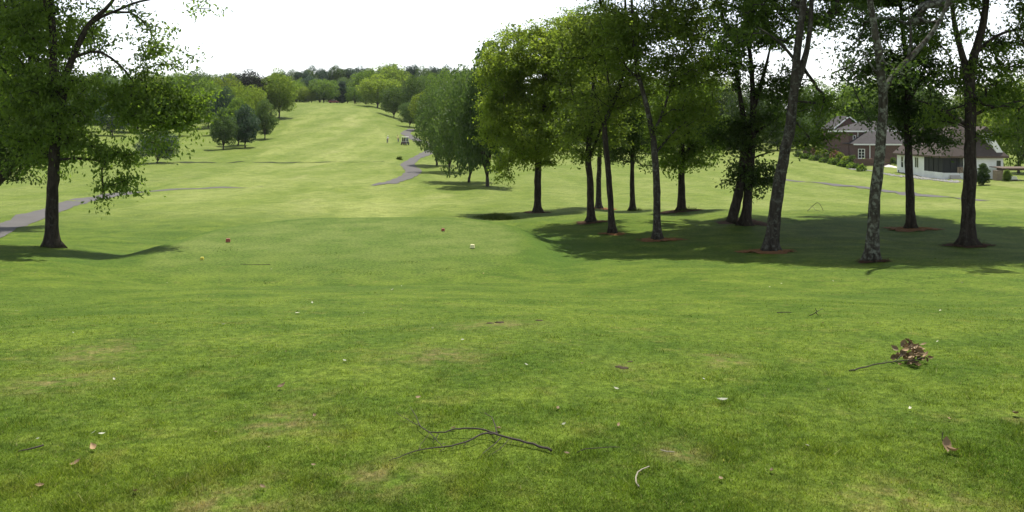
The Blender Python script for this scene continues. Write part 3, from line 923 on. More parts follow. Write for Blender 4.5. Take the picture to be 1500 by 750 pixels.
G1 = 'trees along the right of the far fairway'
far_tree('oval', 714, 70, 100, 'leaf_grey', 'tall grey-green tree with a bare low stem, nearest of the row left of the grove', G1, base_py=273)
far_tree('bushy', 687, 104, 98, 'leaf_grey', 'grey-green tree second in the row beside the winding path', G1, base_py=267)
far_tree('bushy', 658, 126, 80, 'leaf_grey', 'broad grey-green tree third in the row, branches over the path', G1, base_py=252)
far_tree('bushy', 640, 132, 72, 'leaf_grey', 'round grey-green tree last of the row, overhanging the bend of the path', G1, base_py=242)
G2 = 'young trees on the slope left of the fairway'
far_tree('oval', 327, 160, 38, 'leaf_grey', 'small tree leftmost of the cluster standing on the open slope', G2, base_py=219)
far_tree('oval', 359, 156, 42, 'leaf_blue', 'darkest front tree of the cluster on the open slope', G2, base_py=216)
far_tree('oval', 349, 146, 42, 'leaf_mid', 'paler tree half hidden behind the front of the slope cluster', G2, base_py=213)
far_tree('oval', 388, 147, 33, 'leaf_grey', 'tree at the uphill right end of the slope cluster', G2, base_py=204)
far_tree('bushy', 230, 192, 58, 'leaf_blue', 'low dark tree by the left end of the ditch, under the drooping boughs', None, base_py=239)
G3 = 'trees behind the left side of the far fairway'
far_tree('round', 409, 104, 52, 'leaf_bright', 'tall yellow-green tree leaning over the left edge of the far fairway', G3, base_py=173)
far_tree('round', 392, 116, 44, 'leaf_mid', 'mid-green tree behind the yellow-green one at the fairway edge', G3, d=262)
far_tree('bushy', 366, 106, 58, 'leaf_purple', 'nearly black purple-leaved tree rising above its green neighbours', G3, d=258)
far_tree('bushy', 331, 112, 48, 'leaf_olive', 'olive tree just left of the purple-black one', G3, d=246)
far_tree('bushy', 372, 128, 42, 'leaf_bright', 'light green bushy tree in front of the purple-black one', G3, d=236)
far_tree('bushy', 347, 126, 44, 'leaf_bright', 'pale yellow-green bush behind the slope cluster', G3, d=222)
far_tree('bushy', 327, 130, 36, 'leaf_blue', 'dark blue-green tree above the leftmost slope tree', G3, d=212)
far_tree('bushy', 288, 104, 50, 'leaf_grey', 'far grey-green treetop over the drooping boughs', G3, d=262)
far_tree('bushy', 305, 118, 44, 'leaf_mid', 'mid-green tree beside the far grey-green treetop', G3, d=236)
for px, top, w, lf, dd in ((258, 112, 58, 'leaf_mid', 330), (222, 108, 60, 'leaf_olive', 315), (180, 112, 62, 'leaf_mid', 320), (140, 106, 62, 'leaf_grey', 300),
                           (98, 112, 64, 'leaf_mid', 310), (55, 104, 66, 'leaf_olive', 300), (12, 108, 66, 'leaf_mid', 290), (-35, 104, 70, 'leaf_grey', 290), (-90, 106, 70, 'leaf_mid', 290),
                           (200, 140, 55, 'leaf_dark', 270), (120, 142, 60, 'leaf_dark', 260), (40, 140, 60, 'leaf_dark', 255), (-30, 140, 60, 'leaf_mid', 255), (165, 150, 45, 'leaf_blue', 250), (262, 150, 40, 'leaf_dark', 258), (80, 150, 50, 'leaf_blue', 250)):
    far_tree('bushy', px, top, w, lf, 'tree of the dense wood seen through the boughs on the left', 'trees of the dense left wood', d=dd * .8)
G4 = 'trees at the head of the fairway'
far_tree('round', 474, 117, 46, 'leaf_mid', 'round dark-green tree alone on the crest of the fairway', G4, d=368)
far_tree('bushy', 447, 128, 34, 'leaf_olive', 'bush-like tree left of the round crest tree', G4, d=365)
far_tree('bushy', 434, 122, 36, 'leaf_mid', 'green tree between the yellow-green edge tree and the crest', G4, d=372)
far_tree('cone', 501, 120, 24, 'leaf_blue', 'blue-green conifer in the gap right of the crest tree', G4, d=385)
far_tree('bushy', 519, 127, 26, 'leaf_mid', 'small bushy tree right of the conifer', G4, d=372)
far_tree('bushy', 536, 103, 46, 'leaf_mid', 'big green tree behind the right end of the crest', G4, d=395)
far_tree('round', 573, 96, 68, 'leaf_bright', 'broad yellow-green tree topping the right side of the crest', G4, d=400)
far_tree('round', 553, 111, 60, 'leaf_bright', 'yellow-green tree with a visible trunk at the right fairway edge', G4, base_py=158)
far_tree('bushy', 577, 128, 46, 'leaf_dark', 'dark oak spreading over the right edge of the upper fairway', G4, base_py=172)
far_tree('bushy', 606, 114, 40, 'leaf_dark', 'dark treetop right of the spreading oak', G4, d=285)
far_tree('bushy', 646, 106, 54, 'leaf_mid', 'domed mid-green tree above the end of the row', G4, d=240)
far_tree('bushy', 622, 134, 44, 'leaf_olive', 'olive tree low between the oak and the row', G4, base_py=192)
far_tree('bushy', 600, 150, 34, 'leaf_grey', 'grey-green bush at the right fairway edge under the oak', G4, base_py=186)
far_tree('bushy', 684, 108, 48, 'leaf_bright', 'light green tree rising behind the row', G4, d=240)
far_tree('bushy', 672, 140, 40, 'leaf_mid', 'mid-green tree hidden low behind the row', G4, d=190)
for i, px in enumerate(range(408, 760, 11)):
    far_tree('bushy' if i % 3 else 'tall', px + random.uniform(-3, 3), 104 - 4 * math.sin((px - 420) / 90.) + random.uniform(-4, 4), random.uniform(26, 36),
             random.choice(('leaf_blue', 'leaf_blue', 'leaf_grey', 'leaf_dark')), 'bluish tree of the far ridge wood against the sky', 'trees of the far ridge wood', d=random.uniform(500, 560))
for i, px in enumerate(range(404, 720, 13)):
    far_tree('bushy', px + random.uniform(-4, 4), 116 + random.uniform(-4, 5), random.uniform(28, 38),
             random.choice(('leaf_blue', 'leaf_grey', 'leaf_mid', 'leaf_dark')), 'dark tree of the ridge wood in front of the skyline trees', 'trees of the ridge wood below the skyline', d=random.uniform(430, 470))
for i, px in enumerate(range(-60, 410, 17)):
    far_tree('bushy', px + random.uniform(-4, 4), 112 + random.uniform(-5, 4), random.uniform(30, 42),
             random.choice(('leaf_blue', 'leaf_grey', 'leaf_mid')), 'far tree on the ridge behind the left wood', 'trees on the ridge behind the left wood', d=random.uniform(470, 520))
# wood behind the houses and behind the grove
for i, px in enumerate(range(735, 1640, 30)):
    far_tree('bushy', px + random.uniform(-6, 6), 128 + random.uniform(-14, 12), random.uniform(52, 72), random.choice(('leaf_mid', 'leaf_dark', 'leaf_olive', 'leaf_grey')),
             'tree of the wooded backdrop behind the houses and the grove', 'trees of the wooded backdrop on the right', d=random.uniform(205, 235))
for i, px in enumerate(range(725, 1240, 34)):
    far_tree('bushy', px + random.uniform(-6, 6), 165 + random.uniform(-12, 14), random.uniform(46, 62), random.choice(('leaf_mid', 'leaf_dark', 'leaf_dark', 'leaf_grey')),
             'lower tree at the far rim of the sunny lawn', 'lower trees at the rim of the lawn', d=random.uniform(180, 198))
G5 = 'garden trees by the houses'
far_tree('bushy', 1492, 112, 88, 'leaf_bright', 'light yellow-green tree right of the white house', G5, d=128)
far_tree('bushy', 1545, 150, 80, 'leaf_mid', 'soft green tree at the right edge behind the patio', G5, d=122)
far_tree('round', 1275, 110, 88, 'leaf_mid', 'tree rising behind the brick house roof', G5, d=178)
far_tree('round', 1345, 120, 80, 'leaf_grey', 'grey-green tree between the two house roofs', G5, d=168)
far_tree('cone', 1440, 240, 19, 'leaf_dark', 'dark magnolia standing alone before the white house wall', G5, base_py=271)

# ------------------------------------------------------------------ bare ground round the trunks, long grass, hedge plants
def mulch_ring(base_px, rx, ry, mat, label):
    b = hit(*base_px)
    rs = np.random.default_rng(int(base_px[0]))
    n = 40; V = [(0, 0, .05)]; Fc = []
    rings = 5
    rad = 1 + .22 * np.sin(np.arange(n) * 6.2832 / n * 3 + rs.uniform(0, 6)) + rs.normal(0, .10, n)
    for r in range(1, rings + 1):
        for k in range(n):
            th = 6.2832 * k / n; q = r / rings * rad[k]
            V.append((math.cos(th) * rx * q, math.sin(th) * ry * q, 0))
    V = np.array(V, float)
    rr = np.sqrt((V[:, 0] / rx) ** 2 + (V[:, 1] / ry) ** 2)
    V[:, 2] = tz(V[:, 0] + b.x, V[:, 1] + b.y) - b.z + .012 + .06 * np.clip(1 - rr, 0, 1) ** .6 + rs.normal(0, .012, len(V)) * (rr < .95)
    for k in range(n): Fc.append((0, 1 + k, 1 + (k + 1) % n))
    for r in range(rings - 1):
        for k in range(n):
            a = 1 + r * n + k; c = 1 + r * n + (k + 1) % n
            Fc.append((a, a + n, c + n, c))
    # loose needles lifting the edge
    base = len(V); VV = [tuple(v) for v in V]
    for i in range(420):
        th = rs.uniform(0, 6.28); q = rs.random() ** .5 * 1.15
        x, y = math.cos(th) * rx * q, math.sin(th) * ry * q
        z = gz(b.x + x, b.y + y) - b.z + .03
        a = rs.uniform(0, 6.28); L = rs.uniform(.06, .16); w = .008
        o = len(VV)
        VV += [(x - math.sin(a) * w, y + math.cos(a) * w, z), (x + math.sin(a) * w, y - math.cos(a) * w, z), (x + math.cos(a) * L, y + math.sin(a) * L, z + rs.uniform(0, .05))]
        Fc.append((o, o + 1, o + 2))
    o = mesh_obj('mulch_ring', VV, Fc, mat, smooth=False)
    o.location = b
    return tag(o, label, 'mulch', 'straw and mulch rings round the trunks', 'thing')
mulch_ring((898, 343), .55, .55, M['mulch'], 'orange pine straw round the foot of the thinnest tree')
mulch_ring((966, 352), .85, .6, M['mulch'], 'reddish pine straw round the foot of the knobbly tree')
mulch_ring((1090, 325), 1.15, 1.5, M['mulch_dark'], 'dark mulch bed under the twin-stemmed tree')
mulch_ring((1122, 369), .85, .75, M['mulch'], 'orange pine straw round the foot of the leaning tree')
mulch_ring((1278, 383), .38, .4, M['mulch_dark'], 'thin dark mulch at the foot of the lichen-spotted tree')
mulch_ring((1336, 336), 1.1, .9, M['mulch'], 'faint brown straw round the tree before the white house')
mulch_ring((1420, 360), .75, .6, M['mulch_dark'], 'dark mulch round the thick black trunk')
mulch_ring((880, 306), .9, 1.0, M['mulch'], 'orange straw behind the olive-crowned tree')
mulch_ring((866, 326), .8, .6, M['mulch_dark'], 'dark bare soil round the olive-crowned tree')
mulch_ring((787, 312), .75, .9, M['mulch_dark'], 'brown bare soil round the tree standing apart')
mulch_ring((998, 309), 1.1, 1.0, M['mulch_dark'], 'dark bare soil round the low-branched tree')

M['long_grass'] = leaf_mat('long_grass', (.036, .062, .012), (.085, .118, .026), .35, (1.4, 1.4, .8))
def tuft(name, centre_px, rx, ry, n, h, label, w=.012, mat='long_grass', cat='grass', kind='stuff'):
    b = hit(*centre_px); rs = np.random.default_rng(int(centre_px[0] * 7))
    P = rs.normal(0, .5, (n, 2)) * (rx, ry)
    z = tz(P[:, 0] + b.x, P[:, 1] + b.y) - b.z
    H = h * rs.uniform(.4, 1.1, n) * np.exp(-(P[:, 0] / rx) ** 2 * .8)
    a = rs.uniform(0, 6.28, n); la = rs.uniform(0, 6.28, n)
    base = np.stack([P[:, 0], P[:, 1], z - .01], -1)
    sd = np.stack([np.cos(a), np.sin(a), 0 * a], -1) * w
    tip = base + np.stack([np.cos(la) * H * .6, np.sin(la) * H * .6, H], -1)
    o = mesh_obj(name, np.stack([base - sd, base + sd, tip], 1).reshape(-1, 3), np.arange(3 * n).reshape(n, 3), M[mat])
    set_attr(o, 'leafvar', np.repeat(rs.random(n), 3))
    o.location = b
    return tag(o, label, cat, None, kind)
tuft('long_grass', (728, 320.5), 1.0, 1.0, 2600, .38, 'dark clump of long grass in the dip behind the tee')
tuft('long_grass', (716, 318), .8, .6, 2000, .14, 'thin long grass on the rim of the dip behind the tee')
tuft('grass_tuft', (585, 234), .5, .4, 260, .75, 'dark weed tuft in the rough beside the far path', .04)

tuft('sprouts', (1430, 359), .45, .25, 130, .34, 'thin sprouts at the foot of the thick black trunk', .006, 'long_grass', 'grass')
tuft('sprouts', (1006, 309), .7, .4, 200, .34, 'long grass at the foot of the low-branched tree', .010, 'long_grass', 'grass')
tuft('sprouts', (932, 308.5), .4, .3, 120, .30, 'grass sprouts at the foot of the small dark tree', .010, 'long_grass', 'grass')
tuft('sprouts', (72, 362.5), .4, .3, 160, .16, 'uncut grass round the foot of the tall left tree', .006, 'long_grass', 'grass')
for px, py, rx, ry in ((478, 372, 1.0, .5), (452, 393, .9, .5), (500, 398, .7, .4), (540, 401, .7, .4), (392, 413, .8, .4), (652, 394, .6, .4), (330, 366, .8, .6), (600, 384, .5, .3)):
    tuft('weed_patch', (px, py), rx, ry, 150, .035, 'patch of small dark weeds and clippings on the tee', .016, 'leaf_dark', 'weeds')

M['flower_bed'] = leaf_mat('reddish_bed_plants', (.10, .045, .030), (.36, .24, .14), .3, (1.2, 1.1, .9))
def shrub(px, py, d, w, h, leaf, label, group='clipped shrubs by the houses', name='shrub', flowers=None):
    b = tuple(hit(px, py)) if d is None else tuple(at(px, py, d))
    rs = np.random.default_rng(int(px * 13 + h * 100))
    n = 420
    v = rs.normal(0, 1, (n, 3)); v /= np.linalg.norm(v, axis=1)[:, None]; v[:, 2] = np.abs(v[:, 2])
    r = rs.uniform(.6, 1.0, n) * (1 + .14 * np.sin(v[:, 0] * 7 + px) * np.sin(v[:, 1] * 6))
    P = v * r[:, None] * np.array([w / 2, w / 2, h])
    V, Fc = leaf_mesh(P, v, np.full(n, .2 * max(w, h) ** .5), rs, .1, .7, .3)
    o = mesh_obj(name, V, Fc, M[leaf])
    set_attr(o, 'leafvar', np.repeat(rs.random(n), 4))
    o.location = b
    return tag(o, label, 'shrub', group)

# ------------------------------------------------------------------ the two houses
M['brick'] = brick_mat('red_brown_brick', (.095, .052, .044), (.130, .072, .058), (.14, .115, .10), 4)
M['shingle'] = simple('dark_grey_shingles', (.052, .048, .048), .9, .3, 2.5, .2, bump=.5, bscale=8)
M['shingle_brown'] = simple('brown_shingles', (.082, .066, .058), .9, .28, 2.5, .2, bump=.5, bscale=8)
M['white'] = simple('white_paint', (.80, .80, .78), .6, .05, 2)
M['white_wall'] = brick_mat('whitewashed_brick', (.80, .80, .78), (.86, .86, .84), (.76, .76, .74), 4)
M['glass'] = simple('dark_window_glass', (.03, .035, .04), .08, .2, 1, .6)
M['screen'] = simple('dark_porch_screen', (.018, .019, .021), .6, .2, 1, .3)
M['stone'] = brick_mat('tan_stone', (.24, .17, .12), (.33, .26, .19), (.20, .17, .14), 2.2)
M['concrete'] = simple('pale_concrete', (.50, .47, .42), .85, .12, 2)
M['wood'] = simple('dark_brown_timber', (.10, .070, .05), .7, .3, 4)

def window(parent, name, face, u0, u1, z0, z1, frame=.09, mull=(1, 2), off=.03, sill=True):
    """face = function (u, depth out) -> (x, y) ; builds frame > pane (+ sill)"""
    def bx(mb, ua, ub, za, zb, d0, d1):
        c = [face(ua, d0), face(ub, d0), face(ub, d1), face(ua, d1)]
        mb.add([(*q, za) for q in c] + [(*q, zb) for q in c], [(3,2,1,0),(4,5,6,7),(0,1,5,4),(1,2,6,5),(2,3,7,6),(3,0,4,7)])
    fr = MB()
    f = frame
    bx(fr, u0 - f, u0, z0 - f, z1 + f, .0, off + .03); bx(fr, u1, u1 + f, z0 - f, z1 + f, .0, off + .03)
    bx(fr, u0, u1, z1, z1 + f, .0, off + .03); bx(fr, u0, u1, z0 - f, z0, .0, off + .03)
    nx, nz = mull
    for i in range(1, nx + 1):
        u = u0 + (u1 - u0) * i / (nx + 1); bx(fr, u - f * .35, u + f * .35, z0, z1, .012, off + .02)
    for i in range(1, nz + 1):
        z = z0 + (z1 - z0) * i / (nz + 1); bx(fr, u0, u1, z - f * .3, z + f * .3, .012, off + .017)
    w = fr.build('window', M['white'], parent)
    pn = MB(); bx(pn, u0, u1, z0, z1, .002, .010); pn.build('pane', M['glass'], w)
    if sill:
        sl_ = MB(); bx(sl_, u0 - f * 1.3, u1 + f * 1.3, z0 - f * 1.9, z0 - f * 1.02, 0, .10); sl_.build('sill', M['white'], w)
    return w

# brick house: origin at the near corner of the one-storey wing
D0 = 150.0
kx = D0 / F
bx0 = (1274 - CX) * kx
bz = CAMZ + (HY - 243) * kx
brick = thing('brick_house', 'red-brown brick house with dark grey hip roofs and white trim', 'house', (bx0, D0, bz))
e1 = (243 - 211) * kx; e2 = (243 - 191.5) * kx
wing_w, wing_d = 8.2, 7.0
# wing, splayed left face (a bay) from (-2.7, 1.9) to the corner (0,0)
MB().add([(-2.0,1.9,-1),(0,0,-1),(wing_w,0,-1),(wing_w,wing_d,-1),(-2.0,wing_d,-1),(-2.0,1.9,e1),(0,0,e1),(wing_w,0,e1),(wing_w,wing_d,e1),(-2.0,wing_d,e1)],
     [(0,1,6,5),(1,2,7,6),(2,3,8,7),(3,4,9,8),(4,0,5,9),(5,6,7,8,9)]).build('wing_wall', M['brick'], brick)
ov = .35
rw = [(-2.0-ov,1.9-ov,e1),(0-.1,-ov,e1),(wing_w+ov,-ov,e1),(wing_w+ov,wing_d,e1),(-2.0-ov,wing_d,e1)]
MB().add(rw + [(1.6, 4.2, e1 + 2.55), (wing_w - 2.2, 4.2, e1 + 2.55)], [(0,1,5),(1,2,6,5),(2,3,6),(3,4,5,6),(4,0,5),(4,3,2,1,0)]).build('wing_roof', M['shingle'], brick)
fa = MB()
def fascia(mb, pts, z, h=.22, t=.05, closed=False):
    n = len(pts)
    for i in range(n if closed else n - 1):
        a = np.array(pts[i][:2]); b = np.array(pts[(i + 1) % n][:2]); d = (b - a) / np.linalg.norm(b - a); nrm = np.array([d[1], -d[0]]) * t
        q = [a, b, b + nrm, a + nrm]
        mb.add([(*w, z - h) for w in q] + [(*w, z + .02) for w in q], [(3,2,1,0),(4,5,6,7),(0,1,5,4),(1,2,6,5),(2,3,7,6),(3,0,4,7)])
fascia(fa, rw[:3], e1)
fa.build('gutter', M['white'], brick)
ds = MB().box(-.05, .05, -.14, -.03, 0, e1 - .2); ds.build('downspout', M['white'], brick)
# two-storey block behind, to the left
x0, x1_, y0, y1 = -2.1, 8.0, 4.4, 13.0
MB().box(x0, x1_, y0, y1, -1, e2).build('main_wall', M['brick'], brick)
o2 = .4
P4 = [(x0-o2,y0-o2,e2),(x1_+o2,y0-o2,e2),(x1_+o2,y1+o2,e2),(x0-o2,y1+o2,e2)]
MB().add(P4 + [(x0+4.4,8.7,e2+1.9),(x1_-2.0,8.7,e2+1.9)], [(0,1,5,4),(1,2,5),(2,3,4,5),(3,0,4),(3,2,1,0)]).build('roof', M['shingle'], brick)
f2 = MB(); fascia(f2, [P4[3], P4[0], P4[1]], e2, .26); f2.build('fascia', M['white'], brick)
# gabled left block farther back
gx0, gx1, gy = -1.6, 3.9, 12.2
MB().prism([(gx0,-1),(gx1,-1),(gx1,e2+.5),((gx0+gx1)/2,e2+2.6),(gx0,e2+.5)], gy, gy + 6).build('gable_wall', M['brick'], brick)
gm = (gx0 + gx1) / 2
MB().prism([(gx0-.4,e2+.28),(gm,e2+2.82),(gx1+.4,e2+.28),(gx1+.4,e2+.46),(gm,e2+3.02),(gx0-.4,e2+.46)], gy - .35, gy + 6.3).build('gable_roof', M['shingle'], brick)
MB().prism([(gx0-.4,e2+.2),(gm,e2+2.72),(gx1+.4,e2+.2),(gx1+.4,e2+.5),(gm,e2+3.04),(gx0-.4,e2+.5)], gy - .42, gy - .36).build('bargeboard', M['white'], brick)
L_ = math.hypot(2.0, 1.9); dx, dy = 2.0 / L_, -1.9 / L_
lf = lambda u, o: (-2.0 + dx * u + dy * o, 1.9 + dy * u - dx * o)
window(brick, 'window', lf, .75, 1.8, 1.45, 3.05, .10, (1, 2))
mf = lambda u, o: (u, y0 - o)
window(brick, 'window', mf, -1.45, -.85, 1.8, 3.3, .10, (0, 2))
window(brick, 'window', mf, -1.2, -.8, 4.4, 5.6, .09, (0, 1))
MB().box(-.4, -.3, y0 - .14, y0 - .03, 2.2, e2 - .3).build('downspout', M['white'], brick)

# white house, its long wall running away from the viewer
wx, wy = (1381 - CX) / F * 112.0, 112.0
wz = CAMZ + (HY - 265) / F * 112.0
house = thing('white_house', 'white painted house with a brown hip roof and a dark screened porch', 'house', (wx, wy, wz), math.radians(-3))
ev = 3.45
LW, DW = 8.2, 15.0
px0, px1, py1 = 0.0, 2.75, 5.6          # porch cut into the near left corner
w_ = MB()
w_.box(px1, LW, .02, DW, -.8, ev); w_.box(0, px1 - .002, py1, DW - .02, -.8, ev)
w_.build('wall', M['white_wall'], house)
lw = MB(); lw.box(-.02, .16, 0, py1 - .003, -.8, 1.15); lw.box(.162, px1 - .003, -.02, .16, -.8, 1.12); lw.build('porch_base', M['white_wall'], house)
MB().box(.17, px1 - .01, .17, py1 - .01, .9, 1.05).build('porch_floor', M['concrete'], house)
sc_ = MB(); sc_.box(.03, .05, .1, py1 - .05, 1.16, ev - .28); sc_.box(.2, px1 - .85, .05, .07, 1.13, ev - .28); sc_.build('porch_screen', M['screen'], house)
pf = MB()
for yy in (.0, 1.35, 2.75, 4.15, 5.47): pf.box(-.03, .09, yy, yy + .12, 1.15, ev - .02)
for xx in (.10, 1.05, 1.9, 2.62): pf.box(xx, xx + .11, -.03, .09, 1.12, ev - .02)
pf.box(-.025, .085, .122, py1 - .14, ev - .28, ev - .03)
pf.box(.212, 2.61, -.025, .085, ev - .28, ev - .03)
pf.build('porch_frame', M['screen'], house)
dr = MB().box(1.18, 1.88, .10, .16, 1.13, 3.1); dr_o = dr.build('porch_door', M['screen'], house)
MB().box(1.95, px1 - .01, -.06, .02, 1.13, 1.95).build('stone_panel', M['stone'], house)
st = MB()
for i in range(5): st.box(.9 + i * 0, 2.2, -.05 - .3 * (i + 1), -.045 - .3 * i, -.8, 1.0 - .2 * (i + 1))
st.build('steps', M['concrete'], house)
rl = MB(); rl.tube([(2.25, -.1, 1.9), (2.25, -1.55, .95), (2.25, -1.55, 0)], .025, 6); rl.tube([(2.25, -.1, 1.0), (2.25, -.1, 1.9)], .025, 6); rl.build('handrail', M['wood'], house)
MB().box(px1 + .02, px1 + .14, -.12, .01, -.3, ev - .25).build('downspout', M['white'], house)
o3 = .5
R4 = [(-o3, -o3, ev), (LW + o3, -o3, ev), (LW + o3, DW + o3, ev), (-o3, DW + o3, ev)]
MB().add(R4 + [(LW / 2 - .1, 3.6, ev + 5.6), (LW / 2 - .1, DW - 3.6, ev + 5.6)], [(0,1,4),(1,2,5,4),(2,3,5),(3,0,4,5),(3,2,1,0)]).build('roof', M['shingle_brown'], house)
ef = MB(); fascia(ef, [R4[3], R4[0], R4[1]], ev, .24, .06); ef.build('fascia', M['wood'], house)
dm = MB().prism([(LW - 2.5, ev + 3.2), (LW - 1.75, ev + 3.2), (LW + .05, ev + .28), (LW - .85, ev + .28)], -.12, 2.6); dm.build('dormer_wall', M['white'], house)
dmr = MB().prism([(LW - 3.5, ev + 3.3), (LW - 1.55, ev + 3.22), (LW - 1.6, ev + 3.4), (LW - 2.5, ev + 4.15)], -.35, 2.9); dmr.build('dormer_roof', M['shingle_brown'], house)
rf_ = lambda u, o: (u, .02 - o)
window(house, 'window', rf_, 7.25, 7.85, 1.25, 2.85, .07, (0, 1))
lf2 = lambda u, o: (-o, u)
window(house, 'window', lf2, 12.6, 13.4, 1.3, 3.0, .07, (0, 1)); window(house, 'window', lf2, 7.4, 8.6, 1.5, 3.0, .07, (1, 0))
MB().box(-.03, -.002, 14.2, 14.5, .5, .8).build('vent', M['screen'], house)

# retaining wall, hedge and beds in front of the brick house
rwz = gz(bx0, D0 - 6)
rw_ = thing('garden_wall', 'low red brick retaining wall below the brick house', 'wall', (0, 0, 0))
pa_ = [hit(1256, 247), hit(1300, 246)]
p0, p1 = Vector(at(1254, 247, 141)), Vector(at(1304, 247, 143))
m_ = MB()
def wall_run(mb, a, b, h, t):
    d = (b - a); d.z = 0; d.normalize(); n = Vector((-d.y, d.x, 0)) * t
    q = [a, b, b + n, a + n]
    mb.add([(v.x, v.y, min(a.z, b.z) - .6) for v in q] + [(v.x, v.y, w.z + h) for v, w in zip(q, (a, b, b, a))], [(3,2,1,0),(4,5,6,7),(0,1,5,4),(1,2,6,5),(2,3,7,6),(3,0,4,7)])
wall_run(m_, p0, p1, 1.0, .35)
m_.build('brick_courses', M['brick'], rw_)
c_ = MB(); wall_run(c_, p0 + Vector((0, -.05, 1.62)), p1 + Vector((0, -.05, 1.62)), .10, .45)
for v in range(len(c_.v)):
    x, y, z = c_.v[v]; c_.v[v] = (x, y, max(z, p0.z + 1.003))
c_.build('coping', M['brick'], rw_)
wl2 = thing('garden_wall', 'stepped brown brick wall along the hedge row left of the brick house', 'wall')
m2 = MB(); q0, q1 = Vector(at(1176, 222, 176)), Vector(at(1252, 243, 143.5)); wall_run(m2, q0, q1, .9, .4); m2.build('brick_courses', M['brick'], wl2)
c2 = MB(); wall_run(c2, q0 + Vector((0, 0, 1.5)), q1 + Vector((0, 0, 1.5)), .1, .5); 
for v in range(len(c2.v)):
    x, y, z = c2.v[v]; f_ = (y - q0.y) / (q1.y - q0.y); zz = q0.z + (q1.z - q0.z) * f_ + .903
    c2.v[v] = (x, y, zz if v % 8 < 4 else zz + .1)
c2.build('coping', M['brick'], wl2)
for i in range(14):
    f_ = i / 13.
    shrub(1170 + 92 * f_, 229.5 + 20 * f_ + (i % 2) * .8, None, random.uniform(1.5, 1.9), random.uniform(.95, 1.3), ('leaf_dark', 'leaf_mid')[i % 2],
          'small clipped shrub in the row below the brick wall', 'clipped shrubs in the row below the brick wall')
for i in range(11):
    f_ = i / 10.; q = q0.lerp(q1, f_)
    o = shrub(1200 + i, 230, 150, random.uniform(1.4, 2.0), random.uniform(1.0, 1.5), ('leaf_olive', 'leaf_bright', 'leaf_dark', 'flower_bed')[i % 4], 'loose bed plant above the brick wall', 'bed plants above the brick wall')
    o.location = (q.x + .2, q.y + 1.5, q.z + .5)
for i, (px, lf_) in enumerate(((1258, 'leaf_olive'), (1266, 'leaf_bright'), (1275, 'flower_bed'), (1286, 'leaf_dark'), (1296, 'leaf_olive'), (1308, 'leaf_dark'))):
    shrub(px, 241, 145, 1.5, random.uniform(.9, 1.4), lf_, 'garden plant standing between the low wall and the brick house', 'plants between the low wall and the brick house')
# stone-lined swale
def stones():
    rs = np.random.default_rng(5)
    pts = [hit(1246, 248), hit(1290, 254), hit(1320, 258.5), hit(1360, 263), hit(1402, 267)]
    V = []; Fc = []
    for i in range(430):
        s = rs.uniform(0, len(pts) - 1.001); k = int(s); p = pts[k].lerp(pts[k + 1], s - k)
        x, y = p.x + rs.normal(0, .3), p.y + rs.normal(0, .9); r = rs.uniform(.10, .30)
        z = gz(x, y)
        o = len(V)
        for j, (a, b_, c) in enumerate(((1,0,0),(0,1,0),(-1,0,0),(0,-1,0),(0,0,.7),(0,0,-.5))):
            V.append((x + a * r * rs.uniform(.7, 1.3), y + b_ * r * rs.uniform(.7, 1.3), z + .05 + c * r))
        for a, b_ in ((0,1),(1,2),(2,3),(3,0)):
            Fc.append((o + a, o + b_, o + 4)); Fc.append((o + b_, o + a, o + 5))
    tag(mesh_obj('swale_stones', V, Fc, simple('pale_stones', (.27, .265, .245), .9, .4, 1.5)), 'pale loose stones lining the swale before the houses', 'stones', kind='stuff')
stones()
dv = strip('driveway', [(1, 1), (2, 2)], [1, 1], M['concrete'], 'pale concrete driveway end between the two houses', 'driveway', lift=.08,
           pts=[(p1.x + .8, 143), (p1.x + 2.6, 140), (p1.x + 4.4, 137)]) if False else None
b0 = at(1301, 246, 140); b1 = at(1318, 246, 138)
drv = MB().add([(b0[0], 140, b0[2] + .02), (b1[0], 137.5, b1[2] + .02), (b1[0] + .8, 152, b1[2] + 1.05), (b0[0] + 1.2, 152, b0[2] + 1.05),
                (b0[0], 140, b0[2] - 1), (b1[0], 137.5, b1[2] - 1), (b1[0] + .8, 152, b1[2] - 1), (b0[0] + 1.2, 152, b0[2] - 1)],
               [(0,1,2,3),(7,6,5,4),(0,4,5,1),(1,5,6,2),(2,6,7,3),(3,7,4,0)]).build('driveway', M['concrete'])
tag(drv, 'pale concrete driveway end between the two houses', 'driveway', kind='structure')

# patio kitchen at the right edge
pz = Vector(at(1478, 272, 108))
per = thing('pergola', 'brown timber patio roof on a stone pillar at the right edge', 'pergola', tuple(pz))
MB().box(-1.65, -.75, 0, .9, -.5, 2.05).build('stone_pillar', M['stone'], per)
MB().box(-.748, -.4, .1, .8, -.5, .55).build('stone_ledge', M['stone'], per)
MB().box(-.95, 3.2, -.2, 1.2, 2.053, 2.28).build('beam', M['wood'], per)
MB().add([(-1.2,-.5,2.29),(3.4,-.5,2.29),(3.4,2.5,2.40),(-1.2,2.5,2.40),(-1.2,-.5,2.37),(3.4,-.5,2.37),(3.4,2.5,2.48),(-1.2,2.5,2.48)], [(3,2,1,0),(4,5,6,7),(0,1,5,4),(1,2,6,5),(2,3,7,6),(3,0,4,7)]).build('roof', M['wood'], per)
MB().box(2.7, 2.9, 0, .2, -.5, 2.05).build('post', M['wood'], per)
M['steel'] = simple('brushed_steel', (.6, .6, .6), .3, .1, 3, .5, .9)
gr = thing('grill', 'silver barbecue grill under the patio roof', 'grill', (pz.x + 1.0, pz.y + .5, pz.z))
MB().box(-.5, .5, 0, .6, 0, .8).build('cabinet', M['screen'], gr)
hd_ = MB(); hd_.prism([(-.45, .803), (.45, .803), (.45, 1.05), (.3, 1.25), (-.3, 1.25), (-.45, 1.05)], .02, .58); hd_.build('lid', M['steel'], gr)
